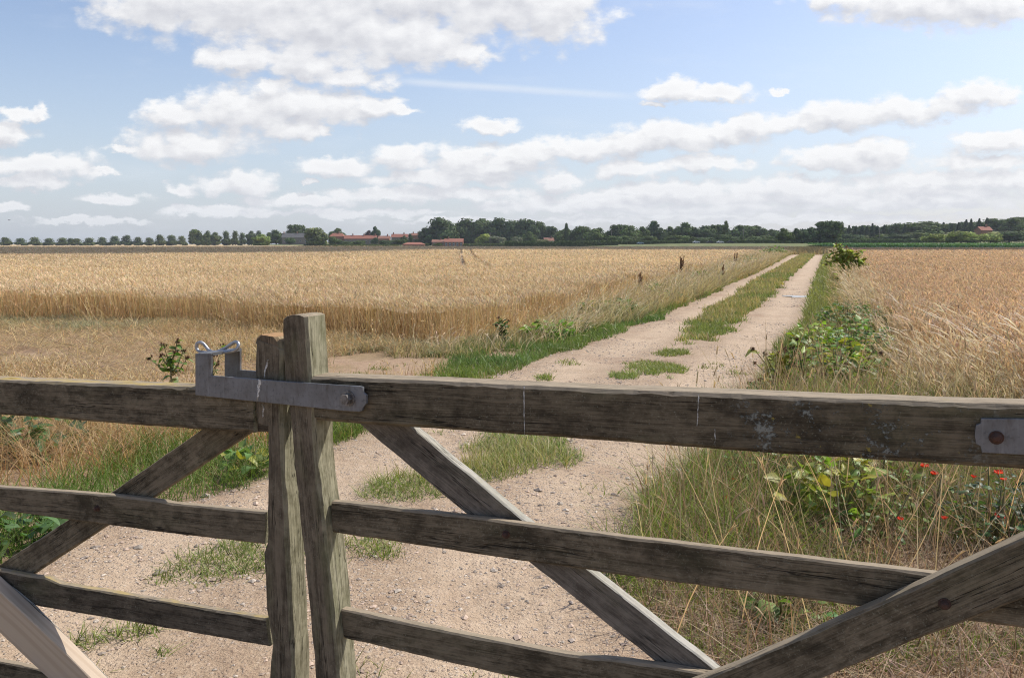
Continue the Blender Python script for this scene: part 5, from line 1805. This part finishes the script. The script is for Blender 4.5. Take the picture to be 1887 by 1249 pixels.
    principled(n, out, n.mix(n.ss(n.noise(g.outputs['Position'], .6, 4), .35, .65), (.09, .125, .045), (.19, .175, .085)), .9, .1)
    tag(link('road', b.mesh('road', m)), 'raised country road and its grassy bank beyond the wheat', 'road', kind='structure')


def build_green_crop():
    b = MB()
    rows = np.linspace(190, 330, 60)
    us = np.linspace(0, 1, 260)
    Y = np.repeat(rows[:, None], 260, 1)
    X = xR(np.minimum(Y, 190)) + 4 + us[None, :] * 190 + (Y - 190) * .3
    Z = terrain(X, Y) + .80 + .25 * (fbm(X, Y, .8, 3, 201) - .5)
    Z[0] = 0
    C = np.array([.085, .17, .045])[None, None] * (.8 + .4 * fbm(X, Y, .15, 3, 203))[..., None]
    b = grid_mesh(X, Y, Z, C)
    n = 22000
    i, j = R.integers(0, 60, n), R.integers(0, 260, n)
    p = np.stack([X[i, j], Y[i, j], Z[i, j] - .15], 1) + R.uniform(-.6, .6, (n, 3)) * np.array([1, 1, 0])
    v, hd = randvec(n, .5)
    b.ribbons(p, v, R.uniform(.3, .6, n), .3, hd * .5, cvar(n, (.10, .20, .05), .25), 2, .3)
    tag(link('green_crop', b.mesh('green_crop', M['grass'])), 'strip of dark green leafy crop beyond the right wheat', 'crop', kind='stuff')


build_trees()
build_hedges()
build_village()
build_green_crop()


# ------------------------------------------------------------------ plants of the verge
def ground_under(px, Y):
    return at(px, 700, Y)[0]


def ball(b, c, r, col, n=70, spike=.35):
    v = R.normal(size=(n, 3))
    v /= np.linalg.norm(v, axis=1, keepdims=True)
    b.ribbons(np.tile(np.asarray(c, float), (n, 1)), v, r * R.uniform(.8, 1 + spike, n), r * .35, np.zeros((n, 3)), cvar(n, col, .25), 1, .25)


def burdock(px, basey, heads, label, name='burdock_plant', cat='plant', group=None, big=1.0, leafcol=(.17, .24, .05), nleaf=14, burr=(.16, .085, .05), leafL=.16, burrR=.016, Y=None):
    """branched plant whose burr heads sit at the given pixels"""
    base = G(px, basey) if Y is None else np.array([ground_under(px, Y), Y, 0])
    e = empty(name, tuple(base), label, cat, group)
    Y = base[1]
    s = MB()
    lf = MB()
    tops = [at(x, y, Y + R.uniform(-.12, .12)) - base for x, y in heads]
    zt = max(t[2] for t in tops)
    main = [np.zeros(3), np.array([R.normal(0, .02), 0, zt * .4]), np.array([np.mean([t[0] for t in tops]) * .7, 0, zt * .72])]
    s.tube(main, [.010 * big, .008 * big, .006 * big], (.20, .17, .08), 6)
    for t in tops:
        k = R.uniform(.35, 1)
        st = main[0] * (1 - k) + main[2] * k
        midp = (st + t) / 2 + np.array([0, 0, -.03 * big])
        s.tube([st, midp, t], [.006 * big, .005 * big, .004 * big], (.22, .18, .08), 5)
        bu = MB()
        core = burrR * big
        ball(bu, t, core * .8, burr, 90)
        for q in range(4):
            ball(bu, t + R.normal(0, core * .9, 3) * np.array([1, 1, .7]), core * R.uniform(.7, 1.1), burr, 60)
        link('burr_head', bu.mesh('burr_head', M['straw']), e)
        m = nleaf // 4 + 3
        kk = R.uniform(.15, .97, m)[:, None]
        rp = st * (1 - kk) + t * kk
        a = R.uniform(0, 6.28, m)
        L = leafL * R.uniform(.5, 1.0, m)
        lf.leaves(rp, np.stack([np.cos(a), np.sin(a), R.uniform(0, .7, m)], 1), np.tile([[0, 0, 1.0]], (m, 1)), L, L * .6, cvar(m, leafcol, .25, .1), .4, .25)
    n = nleaf
    a = R.uniform(0, 6.28, n)
    k = R.uniform(.05, .9, n)
    rp = np.stack([main[2][0] * k, main[2][1] * k, main[2][2] * k], 1)
    L = leafL * 1.5 * (1.15 - .6 * k) * R.uniform(.7, 1.1, n)
    lf.leaves(rp, np.stack([np.cos(a), np.sin(a), R.uniform(.1, .7, n)], 1), np.tile([[0, 0, 1.0]], (n, 1)), L, L * .62, cvar(n, leafcol, .25, .12), .45, .25)
    link('stem', s.mesh('stem', M['stem'], True), e)
    link('foliage', lf.mesh('foliage', M['leaf'], True), e)
    return e


def leafy(px, basey, w, h, n, L, col, label, name, cat='plant', group=None, Y=None, prof=0, yellow=0.0, updir=.4):
    """mound of leaves on short stems"""
    base = G(px, basey) if Y is None else np.array([ground_under(px, Y), Y, 0])
    e = empty(name, tuple(base), label, cat, group)
    s = MB()
    lf = MB()
    for i in range(max(5, n // 14)):
        a = R.uniform(0, 6.28)
        r = w * math.sqrt(R.random()) * .5
        t = np.array([math.cos(a) * r, math.sin(a) * r, h * R.uniform(.5, 1)])
        s.tube([np.array([t[0] * .3, t[1] * .3, 0]), t * np.array([.75, .75, .6]), t], [.006, .005, .003], (.17, .16, .07), 5)
    a = R.uniform(0, 6.28, n)
    r = w * .5 * np.sqrt(R.random(n))
    z = h * R.uniform(.12, 1, n) * np.sqrt(np.clip(1 - (r / (w * .56)) ** 2, .05, 1))
    rp = np.stack([np.cos(a) * r, np.sin(a) * r, z], 1)
    b_ = a + R.normal(0, 1.0, n)
    c = cvar(n, col, .22, .1)
    if yellow:
        k = R.random(n) < yellow
        c[k] = cvar(int(k.sum()), (.36, .34, .06), .15)
    Ls = L * R.uniform(.6, 1.15, n)
    lf.leaves(rp, np.stack([np.cos(b_), np.sin(b_), R.normal(updir, .3, n)], 1), np.tile([[0, 0, 1.0]], (n, 1)) + R.normal(0, .2, (n, 3)), Ls, Ls * (.7 if prof == 0 else .45), c, .35, .22, prof)
    link('stem', s.mesh('stem', M['stem'], True), e)
    link('foliage', lf.mesh('foliage', M['leaf'], True), e)
    return e


def dock(px, basey, top, label, spread=.12, Y=None, col=(.28, .165, .085), n=5):
    base = G(px, basey) if Y is None else np.array([ground_under(px, Y), Y, 0])
    h = at(px, top, base[1])[2]
    e = empty('dock_plant', tuple(base), label, 'plant', 'brown docks on the left verge')
    s, sd_, lf = MB(), MB(), MB()
    for i in range(n):
        a = R.uniform(0, 6.28)
        t = np.array([math.cos(a) * spread * R.random(), math.sin(a) * spread * R.random(), h * R.uniform(.7, 1)])
        s.tube([np.zeros(3), t * np.array([.4, .4, .5]), t], [.008, .007, .004], (.19, .11, .06), 5)
        m = 170
        k = R.uniform(.42, 1, m)
        p = t[None] * k[:, None]
        v = R.normal(size=(m, 3))
        v /= np.linalg.norm(v, axis=1, keepdims=True)
        p = p + v * np.array([1, 1, .5]) * (.085 * (1.2 - k) * R.random(m))[:, None]
        sd_.cards(p, v, np.maximum(.02, 1.0 * pxw(base[1])), cvar(m, col, .3))
    a = R.uniform(0, 6.28, 12)
    lf.leaves(np.stack([0 * a, 0 * a, R.uniform(.05, h * .4, 12)], 1), np.stack([np.cos(a), np.sin(a), .6 + 0 * a], 1), np.tile([[0, 0, 1.0]], (12, 1)), .24, .08, cvar(12, (.13, .19, .045), .2), .5, .2, 1)
    link('stem', s.mesh('stem', M['stem'], True), e)
    link('seed_head', sd_.mesh('seed_head', M['straw']), e)
    link('foliage', lf.mesh('foliage', M['leaf'], True), e)


def poppy(px, py, Y, label, r=.028):
    p = at(px, py, Y)
    e = empty('poppy', (p[0], p[1], 0), label, 'poppy', 'red poppies on the bank behind the right gate')
    b = MB()
    t = np.array([0, 0, p[2]])
    b.tube([np.array([R.normal(0, .04), R.normal(0, .04), 0]), t * .55 + np.array([R.normal(0, .015), 0, 0]), t], [.0016, .0014, .0012], (.16, .2, .08), 5)
    link('stem', b.mesh('stem', M['stem'], True), e)
    b = MB()
    a = np.arange(4) * 1.571 + R.uniform(0, 1.5)
    tilt = R.uniform(.25, .8)
    b.leaves(np.tile(t, (4, 1)), np.stack([np.cos(a), np.sin(a), tilt + 0 * a], 1), np.tile([[0, 0, 1.0]], (4, 1)), r * R.uniform(.85, 1.1, 4), r * 1.35, cvar(4, (.78, .075, .03), .1, .03), -.1, .35)
    link('petals', b.mesh('petals', M['petal'], True), e)
    b = MB()
    ball(b, t + np.array([0, 0, .004]), .005, (.03, .03, .02), 16, .1)
    link('centre', b.mesh('centre', M['stem']), e)


def build_plants():
    burdock(1455, 738, [(1389, 642), (1391, 668), (1409, 652), (1437, 651), (1431, 667), (1446, 645)], 'burdock with yellowing leaves, leftmost above the top rail', leafcol=(.30, .29, .05), nleaf=10, group='burdock plants on the right verge')
    burdock(1478, 740, [(1469, 625), (1448, 640), (1485, 652), (1494, 664), (1461, 640)], 'burdock with brown burrs rising above the right-hand rut', nleaf=12, group='burdock plants on the right verge')
    burdock(1400, 745, [(1378, 706), (1402, 698), (1419, 702), (1440, 700)], 'small burdock whose burrs just top the gate rail', nleaf=8, group='burdock plants on the right verge')
    burdock(1555, 735, [(1520, 690), (1560, 672), (1600, 680), (1625, 650)], 'burdock with purplish heads among the brambles', nleaf=16, burr=(.15, .075, .06), group='burdock plants on the right verge')
    burdock(318, 748, [(302, 634), (327, 628), (338, 645), (297, 655), (275, 660), (345, 660), (322, 650)], 'leafy thistle-like burdock behind the steel latch', leafcol=(.15, .23, .05), nleaf=22, leafL=.10)
    burdock(382, 730, [(384, 668), (395, 655), (412, 635), (400, 670)], 'small burdock seen through the steel latch', leafcol=(.14, .2, .05), nleaf=10, leafL=.09)
    burdock(926, 634, [(919, 586), (925, 592), (932, 600), (913, 598), (937, 590)], 'dark burdock at the corner of the left wheat', leafcol=(.10, .16, .045), nleaf=24, leafL=.11)
    burdock(1556, 522, [(1541, 449), (1550, 452), (1560, 456), (1532, 462), (1570, 462), (1587, 462), (1525, 474), (1580, 474), (1592, 478), (1598, 488), (1585, 492), (1545, 460), (1523, 488), (1600, 496), (1590, 505)],
            'tall bushy burdock standing right of the track far up', big=2.4, burrR=.015, burr=(.30, .17, .08), leafcol=(.36, .40, .085), nleaf=130, leafL=.27)
    dock(1255, 520, 466, 'tall brown dock standing highest on the left verge', .22, n=7)
    dock(1177, 545, 500, 'brown dock half hidden in the left wheat edge', .2, n=6)
    dock(1333, 520, 485, 'thin brown dock leaning beside the left rut', .3, n=3)
    dock(1355, 498, 465, 'distant brown dock on the left verge', .3, n=4)
    dock(1141, 588, 552, 'single dark dock spike in the left verge grass', .03, n=1)
    g = 'bramble mounds on the right verge'
    leafy(1560, 610, 1.0, .55, 300, .10, (.11, .19, .045), 'dark green bramble mound deepest along the right verge', 'bramble_bush', 'bush', g)
    leafy(1620, 622, 1.1, .6, 320, .10, (.12, .195, .045), 'dark bramble mound against the right wheat edge', 'bramble_bush', 'bush', g)
    leafy(1508, 648, .75, .42, 240, .11, (.29, .38, .06), 'bright yellow-green leafy clump nearest the right-hand rut', 'bramble_bush', 'bush', g, yellow=.1)
    leafy(1575, 668, 1.0, .55, 340, .11, (.16, .255, .05), 'mid-green bramble mound in the middle of the right verge', 'bramble_bush', 'bush', g, yellow=.08)
    leafy(1545, 712, .9, .5, 300, .11, (.18, .26, .05), 'bramble mound closest to the gate rail with yellow leaves', 'bramble_bush', 'bush', g, yellow=.25)
    leafy(1690, 640, .6, .55, 120, .10, (.14, .20, .05), 'small green bush among tall dry grass at right', 'bramble_bush', 'bush', g)
    # broad leaves below the rail
    leafy(1530, 965, .6, .42, 120, .105, (.22, .29, .06), 'large pale burdock leaves in the middle of the bank', 'broad_leaved_plant', group='broad-leaved plants near the gates', yellow=.3, updir=.7)
    leafy(1470, 890, .5, .35, 100, .08, (.17, .26, .05), 'clump of green leaves just under the top rail', 'broad_leaved_plant', group='broad-leaved plants near the gates', updir=.6)
    leafy(1620, 930, .5, .40, 60, .11, (.22, .29, .06), 'yellow-green leaves between pale clump and poppies', 'broad_leaved_plant', group='broad-leaved plants near the gates', updir=.6, yellow=.15)
    leafy(1390, 905, .4, .3, 90, .06, (.16, .25, .05), 'fine-leaved green weed on the bank nearest the track', 'small_leaved_weed', group='broad-leaved plants near the gates', prof=1)
    leafy(1700, 985, .5, .34, 120, .06, (.17, .24, .055), 'olive weed in the dead stems above the rising brace', 'small_leaved_weed', group='broad-leaved plants near the gates', prof=1, yellow=.2)
    leafy(1590, 1010, .45, .3, 110, .06, (.13, .21, .045), 'green weed in dead stems just above the middle rail', 'small_leaved_weed', group='broad-leaved plants near the gates', prof=1)
    leafy(1830, 1010, .5, .40, 260, .05, (.06, .11, .035), 'dark small-leaved weed low behind the rising brace', 'small_leaved_weed', group='broad-leaved plants near the gates')
    leafy(40, 838, .8, .42, 110, .15, (.10, .175, .065), 'dark dock leaves below the top rail at far left', 'broad_leaved_plant', group='broad-leaved plants near the gates')
    leafy(40, 1005, .5, .22, 60, .14, (.085, .16, .05), 'low broad leaves below the middle rail at far left', 'broad_leaved_plant', group='broad-leaved plants near the gates')
    leafy(455, 878, .36, .22, 36, .12, (.17, .25, .07), 'pale dock leaves beside the left meeting stile', 'broad_leaved_plant', group='broad-leaved plants near the gates', yellow=.2)
    leafy(1010, 622, .9, .3, 130, .15, (.20, .33, .05), 'bright green leaves along the foot of the left wheat', 'broad_leaved_plant', group='broad-leaved plants near the gates')
    leafy(1140, 585, .8, .4, 110, .15, (.17, .24, .06), 'green weeds in the left verge beyond the bright leaves', 'broad_leaved_plant', group='broad-leaved plants near the gates')
    for wx, wy, ww, wh, wl, lab in ((1205, 552, .7, .5, .12, 'dark weed between the two nearer docks on the left verge'), (1290, 522, .8, .55, .14, 'green weed just right of the tallest dock'), (1085, 590, .6, .4, .11, 'leafy weed at the foot of the left wheat beyond the bright leaves'),
                                    (1232, 560, .9, .35, .12, 'low straggling weed in dry grass below the tallest dock'), (1382, 492, 1.4, .7, .2, 'shaggy weed on the left verge near the far end of the track'), (1060, 612, .6, .25, .1, 'low weed in the turf right of the bright leaves')):
        leafy(wx, wy, ww, wh, 130, wl, (.15, .20, .055), lab, 'verge_weed', group='weeds of the left verge', prof=1, yellow=.12)
    leafy(1425, 473, 3.0, 1.2, 260, .4, (.15, .22, .06), 'green bush on the left verge at the end of the track', 'verge_bush', 'bush')
    leafy(890, 875, .25, .05, 22, .07, (.12, .2, .04), 'flat plantain rosette between the ruts', 'plantain', group=None)
    leafy(1445, 1140, .3, .16, 26, .10, (.16, .23, .07), 'small pale weed below the middle rail at right', 'small_leaved_weed', group='broad-leaved plants near the gates')
    pp = [(1704, 860, 4.5, 'poppy just under the top rail, largest'), (1722, 874, 4.4, 'pale red poppy drooping beside the largest'), (1794, 880, 4.2, 'small poppy between the two groups under the rail'), (1839, 872, 4.2, 'orange-red poppy near the right edge, upper of two'),
          (1849, 884, 4.2, 'small poppy below the upper right one'), (1740, 956, 3.8, 'half-hidden poppy low in the dead stems'), (1841, 953, 3.8, 'bright orange-red poppy lowest at right'), (1351, 884, 4.7, 'tiny poppy at the left end of the bank'),
          (1336, 918, 4.4, 'tiny poppy in the dead stems nearest the track'), (1659, 957, 3.8, 'faded small poppy below the pale leaves')]
    for i, (x, y, Y, lab) in enumerate(pp):
        poppy(x, y, Y, 'red ' + lab if 'red' not in lab else lab, .029 if i in (0, 1, 3, 6) else .020)
    # pale stone on the right edge of the track
    p = G(1256, 878)
    b = MB()
    v = R.normal(size=(60, 3))
    import bmesh
    bm = bmesh.new()
    bmesh.ops.create_icosphere(bm, subdivisions=2, radius=1)
    for q in bm.verts:
        k = 1 + .35 * (float(fbm(q.co.x * 2 + 5, q.co.y * 2 + q.co.z, 1.2, 3, 4)) - .5)
        q.co = Vector((q.co.x * .055 * k, q.co.y * .04 * k, q.co.z * .03 * k))
    me = bpy.data.meshes.new('pale_stone')
    bm.to_mesh(me)
    bm.free()
    at_ = me.attributes.new('Col', 'FLOAT_COLOR', 'POINT')
    at_.data.foreach_set('color', np.tile([.62, .57, .5, 1], len(me.vertices)).astype(np.float32))
    me.materials.append(M['stone'])
    tag(link('pale_stone', me, loc=(p[0], p[1], .03)), 'pale lump of stone at the right edge of the track', 'stone')
    # a bird high on the left
    p = at(17, 406, 160)
    e = empty('bird', tuple(p), 'dark bird gliding low over the avenue at far left', 'bird')
    b = MB()
    b.tube([(-.25, 0, 0), (-.1, 0, .02), (.08, 0, .02), (.2, 0, .03), (.27, 0, .02)], [.015, .06, .06, .035, .008], (.05, .05, .05), 8)
    for s_ in (-1, 1):
        b.add([(.08, 0, .03), (-.08, 0, .03), (-.12, s_ * .3, .08), (.04, s_ * .3, .09), (-.12, s_ * .55, .05)], [(0, 1, 2, 3)], [(3, 2, 4)], (.05, .05, .05))
    link('body', b.mesh('body', M['stem'], True), e)


build_plants()


# ------------------------------------------------------------------ a cumulus above, shading the far field; and the hazy air
def build_cloud():
    import bmesh
    m, n, out = mat_new('cloud_white')
    principled(n, out, (.85, .85, .86), 1.0, 0.0)
    bm = bmesh.new()
    H = 700.0
    ox, oy = H * sd.x / sd.z, H * sd.y / sd.z
    for x, y, rx, ry in ((-190, 150, 110, 95), (-85, 150, 80, 92), (-15, 205, 80, 80), (65, 205, 90, 80), (150, 180, 90, 60), (-290, 160, 90, 90)):
        r = bmesh.ops.create_icosphere(bm, subdivisions=4, radius=1)
        for v in r['verts']:
            q = v.co.copy()
            k = 1 + .5 * (float(fbm(q.x * 1.7 + x, q.y * 1.7 + q.z * 1.3, 1.0, 4, 300)) - .5)
            v.co = Vector((x + ox + q.x * rx * k, y + oy + q.y * ry * k, H + (q.z * 45 * k if q.z > 0 else q.z * 10)))
    me = bpy.data.meshes.new('cloud')
    bm.to_mesh(me)
    bm.free()
    me.materials.append(m)
    for p in me.polygons:
        p.use_smooth = True
    tag(link('cloud', me), 'cumulus high above the far fields, out of view', 'cloud', kind='structure')


def build_haze():
    m = bpy.data.materials.new('hazy_air')
    m.use_nodes = True
    n = NT(m.node_tree)
    out = n.new('ShaderNodeOutputMaterial')
    v = n.new('ShaderNodeVolumePrincipled')
    v.inputs['Color'].default_value = (.86, .92, 1.0, 1)
    v.inputs['Density'].default_value = HAZE
    v.inputs['Anisotropy'].default_value = 0.2
    n.lk(v.outputs[0], out.inputs['Volume'])
    b = MB()
    b.box((-1400, -45, -2), (1400, 1100, 45))
    o = link('haze', b.mesh('haze', m))
    tag(o, 'thin summer haze over the fields', 'haze', kind='stuff')


HAZE = 0.00013
build_cloud()
build_haze()
